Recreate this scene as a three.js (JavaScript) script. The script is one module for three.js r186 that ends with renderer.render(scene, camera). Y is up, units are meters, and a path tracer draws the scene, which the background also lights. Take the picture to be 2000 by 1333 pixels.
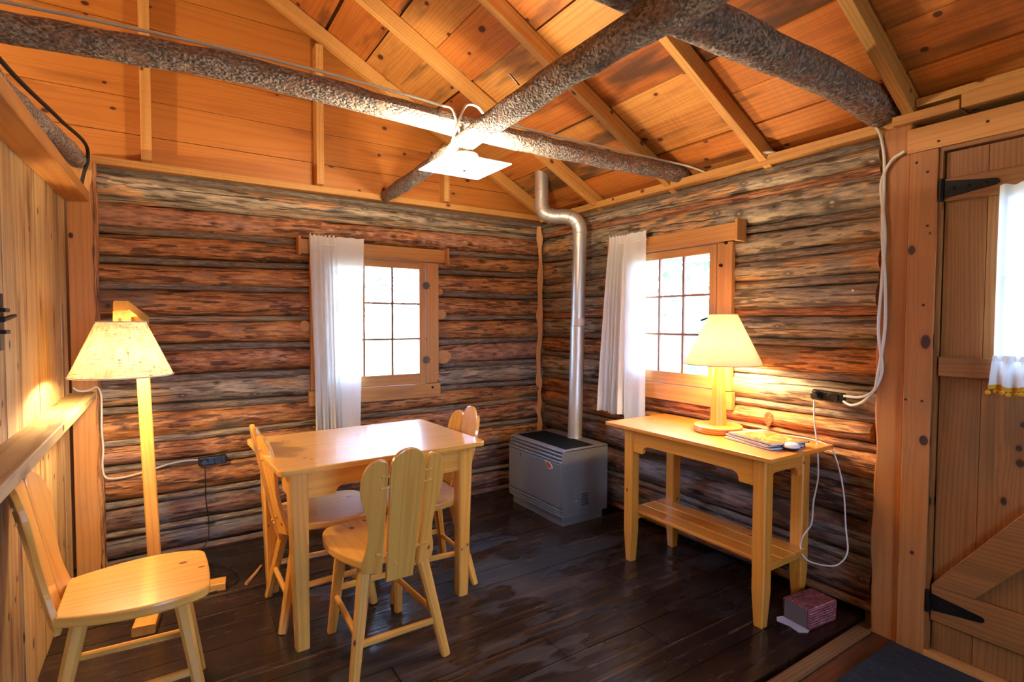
import * as THREE from 'three';
import { RoundedBoxGeometry } from 'three/addons/geometries/RoundedBoxGeometry.js';
import { mergeGeometries } from 'three/addons/utils/BufferGeometryUtils.js';
import { RectAreaLightUniformsLib } from 'three/addons/lights/RectAreaLightUniformsLib.js';

// ---------------------------------------------------------------- camera, sky, exposure
const scene = new THREE.Scene();
const renderer = new THREE.WebGLRenderer({ antialias: true });
renderer.toneMapping = THREE.LinearToneMapping;
renderer.toneMappingExposure = 1.4;
renderer.shadowMap.enabled = true;
RectAreaLightUniformsLib.init();
const R = THREE.MathUtils.degToRad;
const camera = new THREE.PerspectiveCamera(2 * THREE.MathUtils.radToDeg(Math.atan(666.5 / 1038)), 2000 / 1333, 0.05, 200);
camera.position.set(0, 1.33, 0);
camera.rotation.order = 'YXZ';
camera.rotation.set(R(-2.08), R(-33.0), R(0.16));
// bright, lightly overcast daylight; no direct sun reaches the room
scene.background = new THREE.Color().setRGB(0.5, 0.79, 1.35);
scene.backgroundIntensity = 18;
const WARM = new THREE.Color().setRGB(1.0, 0.83, 0.6);     // incandescent lamps
const WARM2 = new THREE.Color().setRGB(1.0, 0.79, 0.48);    // lamps under fabric shades
const LAMP_CEILING = 4.5, LAMP_FLOOR = 1.8, LAMP_TABLE = 1.6, LAMP_NEXT = 13;

// ---------------------------------------------------------------- helpers
function mulberry(a) { return () => { a = (a + 0x6d2b79f5) | 0; let t = Math.imul(a ^ (a >>> 15), 1 | a); t = (t + Math.imul(t ^ (t >>> 7), 61 | t)) ^ t; return ((t ^ (t >>> 14)) >>> 0) / 4294967296; }; }
const rnd = mulberry(7);
const rr = (a, b) => a + (b - a) * rnd();
const V = (x, y, z) => new THREE.Vector3(x, y, z);
const clamp = (x, a = 0, b = 1) => (x < a ? a : x > b ? b : x);
const sstep = (a, b, x) => { const t = clamp((x - a) / (b - a)); return t * t * (3 - 2 * t); };
const LAT = new Float32Array(65536); { const r = mulberry(99); for (let i = 0; i < 65536; i++) LAT[i] = r(); }
// tileable value noise: x in [0, px), y in [0, py)
function vn(x, y, px, py, s) {
  const xi = x | 0, yi = y | 0; let fx = x - xi, fy = y - yi;
  fx = fx * fx * (3 - 2 * fx); fy = fy * fy * (3 - 2 * fy);
  const x0 = xi % px, x1 = x0 + 1 === px ? 0 : x0 + 1, y0 = yi % py, y1 = y0 + 1 === py ? 0 : y0 + 1;
  const X0 = x0 * 1619 + s * 6971, X1 = x1 * 1619 + s * 6971, Y0 = y0 * 31337, Y1 = y1 * 31337;
  const a = LAT[(X0 + Y0) & 65535], b = LAT[(X1 + Y0) & 65535], c = LAT[(X0 + Y1) & 65535], d = LAT[(X1 + Y1) & 65535];
  return a + (b - a) * fx + (c - a) * fy + (a - b - c + d) * fx * fy;
}
function fbm(u, v, fx, fy, oct, s) { let t = 0, a = 0.5, n = 0; for (let i = 0; i < oct; i++) { t += a * vn(u * fx, v * fy, fx, fy, s + i * 17); n += a; a *= 0.5; fx *= 2; fy *= 2; } return t / n; }
const NUM = {};
function numbered(name) { const n = NUM[name] = (NUM[name] ?? -1) + 1; return n ? name + '_' + String(n).padStart(3, '0') : name; }
function tag(o, label, category, group, kind) { o.userData.label = label; if (category) o.userData.category = category; if (group) o.userData.group = group; if (kind) o.userData.kind = kind; return o; }
function thing(name, label, category, pos = [0, 0, 0], turn = 0, group) {
  const o = new THREE.Group(); o.name = numbered(name); o.position.set(...pos); o.rotation.y = turn; scene.add(o);
  return tag(o, label, category, group);
}
function struct(name, label) { const o = new THREE.Group(); o.name = name; scene.add(o); return tag(o, label, name.split('_')[0], null, 'structure'); }
function part(name, geo, mat, parent) {
  const m = new THREE.Mesh(geo, mat); m.name = name; m.castShadow = m.receiveShadow = true; parent.add(m); return m;
}

// ---- textures
function dataTex(w, h, fill, srgb = true) {
  const d = new Uint8Array(w * h * 4), c = [0, 0, 0];
  for (let y = 0; y < h; y++) for (let x = 0; x < w; x++) { fill((x + 0.5) / w, (y + 0.5) / h, c); const i = (y * w + x) * 4; d[i] = clamp(c[0], 0, 255); d[i + 1] = clamp(c[1], 0, 255); d[i + 2] = clamp(c[2], 0, 255); d[i + 3] = 255; }
  const t = new THREE.DataTexture(d, w, h, THREE.RGBAFormat); t.wrapS = t.wrapT = THREE.RepeatWrapping; t.magFilter = THREE.LinearFilter; t.minFilter = THREE.LinearMipmapLinearFilter; t.generateMipmaps = true;
  if (srgb) t.colorSpace = THREE.SRGBColorSpace; t.needsUpdate = true; return t;
}
function asHeight(t) { const b = new THREE.DataTexture(t.image.data, t.image.width, t.image.height, THREE.RGBAFormat); b.wrapS = b.wrapT = THREE.RepeatWrapping; b.magFilter = THREE.LinearFilter; b.needsUpdate = true; return b; }
const mix3 = (o, a, b, t) => { o[0] = a[0] + (b[0] - a[0]) * t; o[1] = a[1] + (b[1] - a[1]) * t; o[2] = a[2] + (b[2] - a[2]) * t; };
// sawn softwood: u runs along the grain (2.4 m), v across it (0.4 m)
const PLANK_L = 2.4, PLANK_W = 0.4;
function plankTex(seed, { at = [], light, dark, knot, stain = [90, 60, 40], knots = 8, lines = 26, grainAmt = 0.5, blotch = 0.4, stains = 0.3, kr = [0.018, 0.05], saw = 0, w = 1024, h = 512 }) {
  const r = mulberry(seed), K = [];
  for (let i = 0; i < knots; i++) K.push([r(), r(), kr[0] + (kr[1] - kr[0]) * r() * r(), r()]);
  for (const k of at) K.push(k);
  return dataTex(w, h, (u, v, c) => {
    let s = v + (fbm(u, v, 3, 2, 3, seed) - 0.5) * 0.09, kd = 9, kk = null;
    for (const k of K) {
      let du = u - k[0]; du -= Math.round(du); let dv = v - k[1]; dv -= Math.round(dv);
      du *= PLANK_L / PLANK_W; const d = Math.hypot(du * (0.55 + 0.4 * k[3]), dv) / k[2];
      if (d < 6) s += dv * 0.9 / (0.6 + d * d * 0.5);
      if (d < kd) { kd = d; kk = k; }
    }
    const ph = s * lines + (fbm(u, s + 2, 2, 8, 2, seed + 5) - 0.5) * 3;
    let g = 0.5 + 0.5 * Math.sin(ph * 6.2832); g = g * g * g;
    const fib = vn(u * 90, v * 220, 90, 220, seed + 3), bl = fbm(u, v, 4, 3, 4, seed + 9), st = fbm(u, v, 5, 4, 4, seed + 31);
    mix3(c, light, dark, clamp(g * grainAmt + (fib - 0.5) * 0.16 + (vn(u * 37, v * 330, 37, 330, seed + 4) - 0.5) * 0.16 + (bl - 0.5) * blotch * 1.6 + 0.22));
    const sm = sstep(0.56, 0.8, st) * stains; mix3(c, c, stain, sm);
    if (saw) { const q = 1 + saw * (vn(u * 420, v * 3, 420, 3, seed + 71) - 0.5); c[0] *= q; c[1] *= q; c[2] *= q; }
    c[1] *= 1.035; c[2] *= 0.93;
    if (kd < 2.2) {
      const halo = sstep(2.2, 0.9, kd) * 0.4; mix3(c, c, dark, halo);
      if (kd < 1.15) { const ring = 0.75 + 0.25 * Math.sin(kd * 16 + 6 * kk[3]); const t = sstep(1.15, 0.85, kd) * 0.9; mix3(c, c, [knot[0] * ring, knot[1] * ring, knot[2] * ring], t); }
    }
  });
}
// peeled and half-peeled logs: u along (4 m), v around (0.5 m)
function logTex(seed, { base, light, dark, bark, barkAmt, fleck = 56, streak = 0.6, w = 2048, h = 512 }) {
  const r = mulberry(seed), K = [];
  for (let i = 0; i < 16; i++) K.push([r(), r(), 0.014 + 0.02 * r(), r()]);
  const cr = []; for (let i = 0; i < 5; i++) cr.push([r(), r(), 0.04 + 0.12 * r(), r() * 6]);
  return dataTex(w, h, (u, v, c) => {
    const a = fbm(u, v, 22, 6, 4, seed), b = fbm(u, v, fleck, 48, 3, seed + 3), s = fbm(u, v, 14, 190, 2, seed + 7), p = fbm(u, v, 9, 3, 5, seed + 11);
    const f = vn(u * 300, v * 110, 300, 110, seed + 41), e = fbm(u, v, 34, 30, 3, seed + 43);
    mix3(c, base, light, clamp((a - 0.45) * 1.5 + (b - 0.5) * 2.3 + (s - 0.5) * 0.8 + (f - 0.5) * 0.6 + 0.28));
    mix3(c, c, dark, clamp((s - 0.5) * 1.4 * streak + (0.43 - b) * 2.9 + (0.38 - a) * 1.3 + (f - 0.62) * 0.8));
    mix3(c, c, [dark[0] * 0.55, dark[1] * 0.5, dark[2] * 0.5], sstep(0.6, 0.68, e) * 0.6);
    const q = sstep(0.6 - barkAmt, 0.66 - barkAmt, p + (b - 0.5) * 0.25);
    const sp = 0.6 + 0.8 * b; mix3(c, c, [bark[0] * sp, bark[1] * sp, bark[2] * sp], q * 0.85);
    for (const k of K) {
      let du = u - k[0]; du -= Math.round(du); let dv = v - k[1]; dv -= Math.round(dv); du *= 8;
      const d = Math.hypot(du * 0.7, dv) / k[2];
      if (d < 2.4) { mix3(c, c, dark, sstep(2.4, 0.8, d) * 0.75); if (d < 0.7) mix3(c, c, k[3] > 0.5 ? light : [46, 28, 18], sstep(0.7, 0.4, d) * 0.8); }
    }
    for (const k of cr) {
      let du = u - k[0]; du -= Math.round(du); if (Math.abs(du) > k[2]) continue;
      let dv = v - k[1] - 0.02 * Math.sin(du * 14 + k[3]) - 0.02 * (vn(u * 60, k[1] * 9, 60, 9, seed) - 0.5); dv -= Math.round(dv);
      const t = sstep(0.006, 0.0015, Math.abs(dv)) * sstep(1, 0.7, Math.abs(du) / k[2]); mix3(c, c, [26, 17, 12], t * 0.9);
    }
  });
}
// rough grey-brown bark of the roof poles: u along (1.4 m), v around (0.3 m)
function barkTex(seed, k0, low, high) {
  const f1 = Math.round(120 * k0), f2 = Math.round(34 * k0);
  return dataTex(1024, 512, (u, v, c) => {
    const a = fbm(u, v, 8, 4, 3, seed), b = fbm(u, v, f1, f2, 3, seed + 3), k = vn(u * 480, v * 170, 480, 170, seed + 5), s = fbm(u, v, 30, 16, 3, seed + 9);
    mix3(c, low, high, clamp((b - 0.4) * 2.6 + (a - 0.5)));
    mix3(c, c, [58, 48, 43], clamp((0.45 - k) * 0.8 + (0.41 - b) * 2.6));
    mix3(c, c, [160, 108, 80], sstep(0.56, 0.7, s) * 0.4);
  });
}
// ---- wood uv: u along the grain axis in metres / PLANK_L, v across in metres / PLANK_W
function woodUV(geo, axis = 'x', off = [rnd(), rnd()]) {
  const p = geo.attributes.position, n = geo.attributes.normal, uv = new Float32Array(p.count * 2), ai = 'xyz'.indexOf(axis), P = [0, 0, 0];
  for (let i = 0; i < p.count; i++) {
    P[0] = p.getX(i); P[1] = p.getY(i); P[2] = p.getZ(i);
    const N = [Math.abs(n.getX(i)), Math.abs(n.getY(i)), Math.abs(n.getZ(i))]; let ni = N[0] >= N[1] && N[0] >= N[2] ? 0 : N[1] >= N[2] ? 1 : 2;
    let a, b; if (ni === ai) { a = P[(ai + 1) % 3] * 0.2; b = P[(ai + 2) % 3]; } else { a = P[ai]; b = P[3 - ai - ni] + (ni * 0.31); }
    uv[i * 2] = a / PLANK_L + off[0]; uv[i * 2 + 1] = b / PLANK_W + off[1];
  }
  geo.setAttribute('uv', new THREE.BufferAttribute(uv, 2)); return geo;
}
function bx([x0, x1], [y0, y1], [z0, z1], axis = 'x', bevel = 0) {
  const w = x1 - x0, h = y1 - y0, d = z1 - z0;
  const g = bevel ? new RoundedBoxGeometry(w, h, d, 1, bevel) : new THREE.BoxGeometry(w, h, d);
  g.translate((x0 + x1) / 2, (y0 + y1) / 2, (z0 + z1) / 2); return woodUV(g, axis);
}
// a wobbly tapering log from A to B; uv u in metres / 4, v around
function logGeo(A, B, r0, r1, { seg = 40, rad = 18, wob = 0.008, bend = 0.006, lump = 0.06, cap = true, squash = 1, vOff = rnd(), uOff = rnd(), path = null, uScale = 4 } = {}) {
  const curve = path ? new THREE.CatmullRomCurve3(path) : new THREE.LineCurve3(A, B), L = curve.getLength(), s = Math.floor(rnd() * 60000);
  const pos = [], uv = [], idx = [], T = V(0, 0, 0), up = V(0, 1, 0), P = V(0, 0, 0);
  for (let i = 0; i <= seg; i++) {
    const t = i / seg; curve.getPointAt(t, P); curve.getTangentAt(t, T);
    const side = V(0, 0, 0).crossVectors(T, Math.abs(T.y) > 0.95 ? V(0, 0, 1) : up).normalize(), nu = V(0, 0, 0).crossVectors(side, T).normalize(), x = t * L;
    const ox = (vn(x * 1.1 + 3, 1, 256, 16, s) - 0.5) * 2 * bend, oy = (vn(x * 1.3 + 9, 2, 256, 16, s) - 0.5) * 2 * bend;
    const r = r0 + (r1 - r0) * t;
    for (let j = 0; j <= rad; j++) {
      const a = (j / rad) * Math.PI * 2;
      const q = r * (1 + lump * (vn(x * 2.6, (j % rad) * 6 / rad, 256, 6, s + 3) - 0.5) * 2) + wob * (vn(x * 9, (j % rad) * 10 / rad, 1024, 10, s + 9) - 0.5);
      const cx = Math.cos(a) * q * squash + ox, cy = Math.sin(a) * q + oy;
      pos.push(P.x + side.x * cx + nu.x * cy, P.y + side.y * cx + nu.y * cy, P.z + side.z * cx + nu.z * cy);
      uv.push(x / uScale + uOff, j / rad + vOff);
    }
  }
  const n = rad + 1;
  for (let i = 0; i < seg; i++) for (let j = 0; j < rad; j++) { const a = i * n + j, b = a + n; idx.push(a, a + 1, b, b, a + 1, b + 1); }
  if (cap) for (const e of [0, seg]) {
    curve.getPointAt(e / seg, P); const c = pos.length / 3; pos.push(P.x, P.y, P.z); uv.push(uOff, vOff);
    for (let j = 0; j <= rad; j++) { const k = (e * n + j) * 3; pos.push(pos[k], pos[k + 1], pos[k + 2]); uv.push(uOff + 0.012 * Math.cos(j), vOff + 0.06 * Math.sin(j)); }
    for (let j = 0; j < rad; j++) e ? idx.push(c, c + 1 + j, c + 2 + j) : idx.push(c, c + 2 + j, c + 1 + j);
  }
  const g = new THREE.BufferGeometry(); g.setAttribute('position', new THREE.Float32BufferAttribute(pos, 3)); g.setAttribute('uv', new THREE.Float32BufferAttribute(uv, 2)); g.setIndex(idx); g.computeVertexNormals(); return g;
}
function tube(pts, r, seg = 0, rad = 8) { const c = new THREE.CatmullRomCurve3(pts.map((p) => V(...p)), false, 'centripetal'); return new THREE.TubeGeometry(c, seg || pts.length * 8, r, rad, false); }
function extr(shape, depth, bevel = 0.003, curveSegments = 10) {
  return new THREE.ExtrudeGeometry(shape, { depth: depth - 2 * bevel, bevelEnabled: bevel > 0, bevelSize: bevel, bevelThickness: bevel, bevelSegments: 2, curveSegments }).translate(0, 0, bevel);
}
// chamfered square bar lofted from A (size wa x da) to B (size wb x db)
function bar(A, B, wa, da, wb, db, axis = 'y', ch = 0.22) {
  const ring = (w, d) => { const x = w / 2, z = d / 2, c = Math.min(w, d) * ch; return [[x, z - c], [x - c, z], [-x + c, z], [-x, z - c], [-x, -z + c], [-x + c, -z], [x - c, -z], [x, -z + c]]; };
  const T = B.clone().sub(A).normalize(); const ref = axis === 'y' ? V(1, 0, 0) : V(0, 1, 0);
  const e2 = V(0, 0, 0).crossVectors(T, ref).normalize(), e1 = V(0, 0, 0).crossVectors(e2, T).normalize(), pos = [], uv = [], off = [rnd(), rnd()], L = A.distanceTo(B);
  const ra = ring(wa, da), rb = ring(wb, db), at = (P, q) => [P.x + e1.x * q[0] + e2.x * q[1], P.y + e1.y * q[0] + e2.y * q[1], P.z + e1.z * q[0] + e2.z * q[1]];
  let run = 0;
  for (let i = 0; i < 8; i++) {
    const j = (i + 1) % 8, a = at(A, ra[i]), b = at(A, ra[j]), c = at(B, rb[i]), d = at(B, rb[j]), w = Math.hypot(ra[i][0] - ra[j][0], ra[i][1] - ra[j][1]);
    const u0 = off[0], u1 = off[0] + L / PLANK_L, v0 = off[1] + run / PLANK_W, v1 = off[1] + (run + w) / PLANK_W; run += w;
    pos.push(...a, ...b, ...c, ...c, ...b, ...d); uv.push(u0, v0, u0, v1, u1, v0, u1, v0, u0, v1, u1, v1);
  }
  for (const [P, rg, f] of [[A, ra, 1], [B, rb, 0]]) for (let i = 1; i < 7; i++) { const t = [rg[0], rg[f ? i + 1 : i], rg[f ? i : i + 1]]; for (const q of t) { pos.push(...at(P, q)); uv.push(off[0] + q[0], off[1] + q[1]); } }
  const g = new THREE.BufferGeometry(); g.setAttribute('position', new THREE.Float32BufferAttribute(pos, 3)); g.setAttribute('uv', new THREE.Float32BufferAttribute(uv, 2)); g.computeVertexNormals();
  // orient outward
  const p = g.attributes.position, n = g.attributes.normal; const m = A.clone().lerp(B, 0.5); if ((p.getX(0) - m.x) * n.getX(0) + (p.getY(0) - m.y) * n.getY(0) + (p.getZ(0) - m.z) * n.getZ(0) < 0) { for (let i = 0; i < p.count; i += 3) for (const at2 of [g.attributes.position, g.attributes.uv]) for (let k = 0; k < at2.itemSize; k++) { const x = at2.array[(i + 1) * at2.itemSize + k]; at2.array[(i + 1) * at2.itemSize + k] = at2.array[(i + 2) * at2.itemSize + k]; at2.array[(i + 2) * at2.itemSize + k] = x; } g.computeVertexNormals(); }
  return g;
}

// ---------------------------------------------------------------- materials
const std = (o) => new THREE.MeshStandardMaterial(o), phy = (o) => new THREE.MeshPhysicalMaterial(o);
const woodMat = (t, o = {}) => phy({ map: t, roughness: 0.6, bumpMap: asHeight(t), bumpScale: 0.0012, ...o });
const T = {
  roofA: plankTex(11, { light: [206, 142, 78], dark: [168, 98, 44], knot: [92, 48, 22], stain: [112, 72, 40], knots: 7, lines: 15, grainAmt: 0.38, stains: 0.8, saw: 0.06, blotch: 0.6 }),
  roofB: plankTex(12, { light: [196, 128, 64], dark: [150, 84, 36], knot: [84, 42, 20], stain: [96, 64, 40], knots: 9, lines: 13, grainAmt: 0.4, stains: 1, saw: 0.1, blotch: 0.75 }),
  gable: plankTex(13, { light: [196, 120, 52], dark: [166, 92, 34], knot: [86, 40, 16], stain: [130, 72, 30], knots: 9, lines: 12, grainAmt: 0.35, stains: 0.5 }),
  rafter: plankTex(14, { light: [212, 154, 92], dark: [178, 112, 56], knot: [120, 66, 32], stain: [150, 100, 60], knots: 7, lines: 18, grainAmt: 0.4, stains: 0.3, saw: 0.04 }),
  part: plankTex(15, { light: [204, 164, 122], dark: [150, 106, 70], knot: [88, 52, 30], stain: [112, 74, 48], knots: 9, lines: 6, grainAmt: 0.4, stains: 0.9, blotch: 0.8, kr: [0.02, 0.06] }),
  trim: plankTex(16, { light: [204, 138, 80], dark: [172, 106, 54], knot: [74, 40, 26], stain: [138, 92, 60], knots: 8, lines: 13, grainAmt: 0.32, stains: 0.45, kr: [0.012, 0.035] }),
  casing: plankTex(19, { light: [182, 115, 64], dark: [152, 88, 46], knot: [62, 34, 26], stain: [136, 88, 56], knots: 0, lines: 11, grainAmt: 0.35, stains: 0.5, at: [[0.523, 0.79, 0.04, 0.1], [0.36, 0.8, 0.036, 0.5], [0.675, 0.65, 0.03, 0.3], [0.168, 0.73, 0.016, 0.7], [0.7, 0.8, 0.01, 0.7]] }),
  door: plankTex(17, { light: [158, 99, 55], dark: [118, 68, 35], knot: [64, 36, 24], stain: [106, 68, 42], knots: 5, lines: 26, grainAmt: 0.42, stains: 0.5 }),
  pine: plankTex(18, { light: [240, 186, 108], dark: [216, 150, 76], knot: [126, 66, 30], stain: [220, 152, 74], knots: 8, lines: 12, grainAmt: 0.42, stains: 0.3, blotch: 0.3, kr: [0.012, 0.03] }),
  logBrown: logTex(21, { base: [156, 99, 54], light: [208, 147, 86], dark: [92, 56, 35], bark: [120, 98, 78], barkAmt: -0.02 }),
  logRed: logTex(22, { base: [146, 91, 54], light: [198, 137, 88], dark: [86, 50, 36], bark: [164, 118, 92], barkAmt: 0.05, fleck: 90 }),
  logGray: logTex(23, { base: [138, 122, 102], light: [184, 162, 132], dark: [86, 74, 62], bark: [180, 130, 84], barkAmt: -0.05 }),
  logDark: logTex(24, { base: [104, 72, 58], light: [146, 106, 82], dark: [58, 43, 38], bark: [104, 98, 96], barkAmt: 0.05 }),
  bark: barkTex(25, 1.5, [116, 104, 95], [184, 168, 152]), pole: barkTex(27, 1, [108, 94, 80], [150, 134, 114]),
};
const M = {
  roof: [[T.roofA, 0xffffff], [T.roofB, 0xffffff], [T.roofA, 0xf0cfae], [T.roofB, 0xd8b898], [T.roofA, 0xffe2c4]].map(([t, c]) => woodMat(t, { color: c })), gable: woodMat(T.gable, { roughness: 0.5 }), rafter: woodMat(T.rafter), part: woodMat(T.part), trim: woodMat(T.trim, { roughness: 0.55 }), casing: woodMat(T.casing, { roughness: 0.55 }),
  door: woodMat(T.door, { roughness: 0.5 }),
  honey: phy({ map: T.pine, color: 0xffd69a, roughness: 0.36, clearcoat: 0.8, clearcoatRoughness: 0.2, bumpMap: asHeight(T.pine), bumpScale: 0.0004 }),
  pine: phy({ map: T.pine, color: 0xffefd6, roughness: 0.34, clearcoat: 1, clearcoatRoughness: 0.15, bumpMap: asHeight(T.pine), bumpScale: 0.0004 }),
  logs: [T.logBrown, T.logRed, T.logGray, T.logDark].map((t) => phy({ map: t, roughness: 0.62, bumpMap: asHeight(t), bumpScale: 0.006 })),
  bark: std({ map: T.bark, roughness: 0.85, bumpMap: asHeight(T.bark), bumpScale: 0.009 }),
  pole: std({ map: T.pole, roughness: 0.85, bumpMap: asHeight(T.pole), bumpScale: 0.004 }),
  backing: std({ color: 0x70543c, roughness: 0.95 }),
  iron: std({ color: 0x1b1b1d, roughness: 0.5, metalness: 0.6 }),
  hinge: std({ color: 0x5a544e, roughness: 0.45, metalness: 0.7 }),
  black: phy({ color: 0x15110f, roughness: 0.3, clearcoat: 0.3 }),
  cable: std({ color: 0xd8d4c4, roughness: 0.55 }),
  blackCable: std({ color: 0x191614, roughness: 0.6 }),
  glass: phy({ color: 0xffffff, roughness: 0.02, transmission: 1, thickness: 0, ior: 1.45 }),
  galv: std({ color: 0xcfcfca, metalness: 0.75, roughness: 0.4 }),
  white: phy({ color: 0xf2f0ea, roughness: 0.35 }),
  nail: std({ color: 0x3a2a20, roughness: 0.6, metalness: 0.5 }),
};
const LOG = { brown: M.logs[0], red: M.logs[1], gray: M.logs[2], dark: M.logs[3] };
// ================================================================ the setting
// room: back wall (gable end) inner log face z = -3.54, right wall inner log face x = 2.60, partition x = -0.42
const ROOF_S = 0.527, ROOF_Y = (x) => 2.221 + ROOF_S * (2.6 - x), RIDGE_X = -0.5, LEFT_X = -3.6, FRONT_Z = 1.9;
const mirrorY = (x) => (x >= RIDGE_X ? ROOF_Y(x) : ROOF_Y(2 * RIDGE_X - x));

// ---- floor
{
  const floor = struct('floor', 'dark worn wooden plank floor of the log cabin');
  const seed = 41;
  // places where the varnish is scuffed matt: x, z, half sizes, strength
  const WORN = [[1.59, -2.73, 0.26, 0.1, 0.2], [1.4, -2.42, 0.3, 0.1, 0.24], [1.52, -2.26, 0.26, 0.08, 0.26], [1.6, -2.1, 0.28, 0.08, 0.28], [1.95, -2.34, 0.2, 0.07, 0.18], [2.3, -2.37, 0.12, 0.06, 0.14], [1.79, -1.74, 0.13, 0.08, 0.26], [1.93, -1.64, 0.1, 0.08, 0.24], [1.86, -1.48, 0.16, 0.08, 0.18], [0.9, -3.0, 0.2, 0.12, 0.1], [0.7, -2.62, 0.22, 0.14, 0.24], [0.82, -2.25, 0.2, 0.14, 0.26], [0.63, -1.96, 0.2, 0.14, 0.26], [0.6, -1.72, 0.14, 0.1, 0.22], [1.2, -1.69, 0.16, 0.12, 0.18], [1.4, -1.5, 0.22, 0.1, 0.16], [1.66, -3.15, 0.3, 0.08, 0.12], [2.2, -1.45, 0.2, 0.1, 0.12], [1.15, -2.35, 0.16, 0.12, 0.16]];
  const patch = (u, v) => {
    let p = fbm(u, v, 5, 7, 4, seed) - 0.16; const X = u * 3.4 - 0.6, Z = v * 3.4 - 3.8; for (const k of WORN) { const dx = (X - k[0]) / k[2], dz = (Z - k[1]) / k[3], d = dx * dx + dz * dz; if (d < 4) p += k[4] * Math.exp(-d * 1.6); }
    const q = fbm(u, v, 24, 60, 3, seed + 4), f = fbm(u, v, 6, 90, 2, seed + 8);
    return sstep(0.5, 0.64, p + (q - 0.5) * 0.35 + (f - 0.5) * 0.12);
  };
  const col = dataTex(1536, 1536, (u, v, c) => {
    const g = fbm(u, v, 5, 220, 2, seed + 2), m = fbm(u, v, 9, 14, 4, seed + 6);
    const wood = 0.5 + 0.5 * Math.sin(v * 900 + fbm(u, v, 4, 20, 3, seed + 12) * 22);
    mix3(c, [34, 25, 22], [58, 38, 31], clamp((m - 0.45) * 2.5));
    mix3(c, c, [104, 74, 52], clamp((g - 0.6) * 3 + wood * wood * wood * 0.14) * 0.7);
    const grime = sstep(0.55, 0.75, fbm(u, v, 12, 9, 4, seed + 21)); mix3(c, c, [36, 28, 26], grime * 0.5);
    const sc = sstep(0.965, 1, vn(u * 60, v * 1200, 60, 1200, seed + 15)); mix3(c, c, [150, 120, 92], sc * 0.5);
  });
  const rough = dataTex(768, 768, (u, v, c) => {
    const w = patch(u, v), q = fbm(u, v, 40, 160, 3, seed + 19); const k = 60 + 140 * w + (q - 0.5) * 50; c[0] = c[1] = c[2] = k;
  }, false);
  const bump = dataTex(1024, 1024, (u, v, c) => { const k = 128 + (fbm(u, v, 6, 230, 2, seed + 2) - 0.5) * 160 + (fbm(u, v, 30, 40, 3, seed + 25) - 0.5) * 90; c[0] = c[1] = c[2] = k; }, false);
  const fm = phy({ map: col, roughnessMap: rough, roughness: 1, bumpMap: bump, bumpScale: 0.0018, specularIntensity: 1 });
  const redT = plankTex(43, { light: [128, 74, 50], dark: [92, 50, 34], knot: [50, 28, 20], stain: [70, 44, 34], knots: 4, lines: 20, stains: 0.7, w: 512, h: 256 });
  const redM = woodMat(redT, { roughness: 0.42 });
  const setUV = (g) => { const p = g.attributes.position, uv = new Float32Array(p.count * 2); for (let i = 0; i < p.count; i++) { uv[2 * i] = (p.getX(i) + 0.6) / 3.4; uv[2 * i + 1] = (p.getZ(i) + 3.8) / 3.4; } g.setAttribute('uv', new THREE.BufferAttribute(uv, 2)); return g; };
  part('subfloor', bx([LEFT_X - 0.2, 2.95], [-0.2, -0.028], [-3.95, FRONT_Z + 0.2]), M.backing, floor);
  let z = -3.68;
  while (z < -1.1) {
    const w = Math.min(rr(0.145, 0.175), -1.093 - z) - 0.0; if (w < 0.03) break;
    const cut = rr(0.3, 2.0), dy = () => rr(-0.0015, 0.0015);
    for (const [a, b] of [[-0.44, cut - 0.001], [cut + 0.001, 2.7]]) part('floor_board', setUV(bx([a, b], [-0.028, dy()], [z + 0.0015, z + w - 0.0015], 'x')), fm, floor);
    z += w;
  }
  part('floor_strip', bx([-0.44, 2.52], [-0.028, 0.004], [-1.092, -1.034], 'x', 0.003), woodMat(plankTex(44, { light: [150, 110, 78], dark: [98, 66, 46], knot: [60, 36, 24], stain: [70, 60, 58], knots: 2, stains: 0.9, w: 512, h: 256 }), { roughness: 0.5 }), floor);
  z = -1.03;
  while (z < FRONT_Z) { const w = 0.15; part('floor_board', bx([-0.44, 2.7], [-0.028, rr(-0.001, 0.001)], [z + 0.0015, z + w - 0.0015], 'x'), redM, floor); z += w; }
  z = -3.68;
  while (z < FRONT_Z) { const w = 0.3; part('floor_board', bx([LEFT_X, -0.445], [-0.028, 0], [z + 0.0015, z + w - 0.0015], 'x'), redM, floor); z += w; }
}

// ---- log walls
function slabWithHole(parent, axis, face, thick, span, yTop, hole) { // dark backing behind the logs, with a window hole
  const put = (a, b, y0, y1) => { if (b - a < 0.005 || y1 - y0 < 0.005) return; const c = [face, face + thick].sort((p, q) => p - q); part('backing', axis === 'z' ? bx([a, b], [y0, y1], c) : bx(c, [y0, y1], [a, b]), M.backing, parent); };
  if (!hole) return put(span[0], span[1], -0.2, yTop);
  put(span[0], hole[0], -0.2, yTop); put(hole[1], span[1], -0.2, yTop); put(hole[0], hole[1], -0.2, hole[2]); put(hole[0], hole[1], hole[3], yTop);
}
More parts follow.
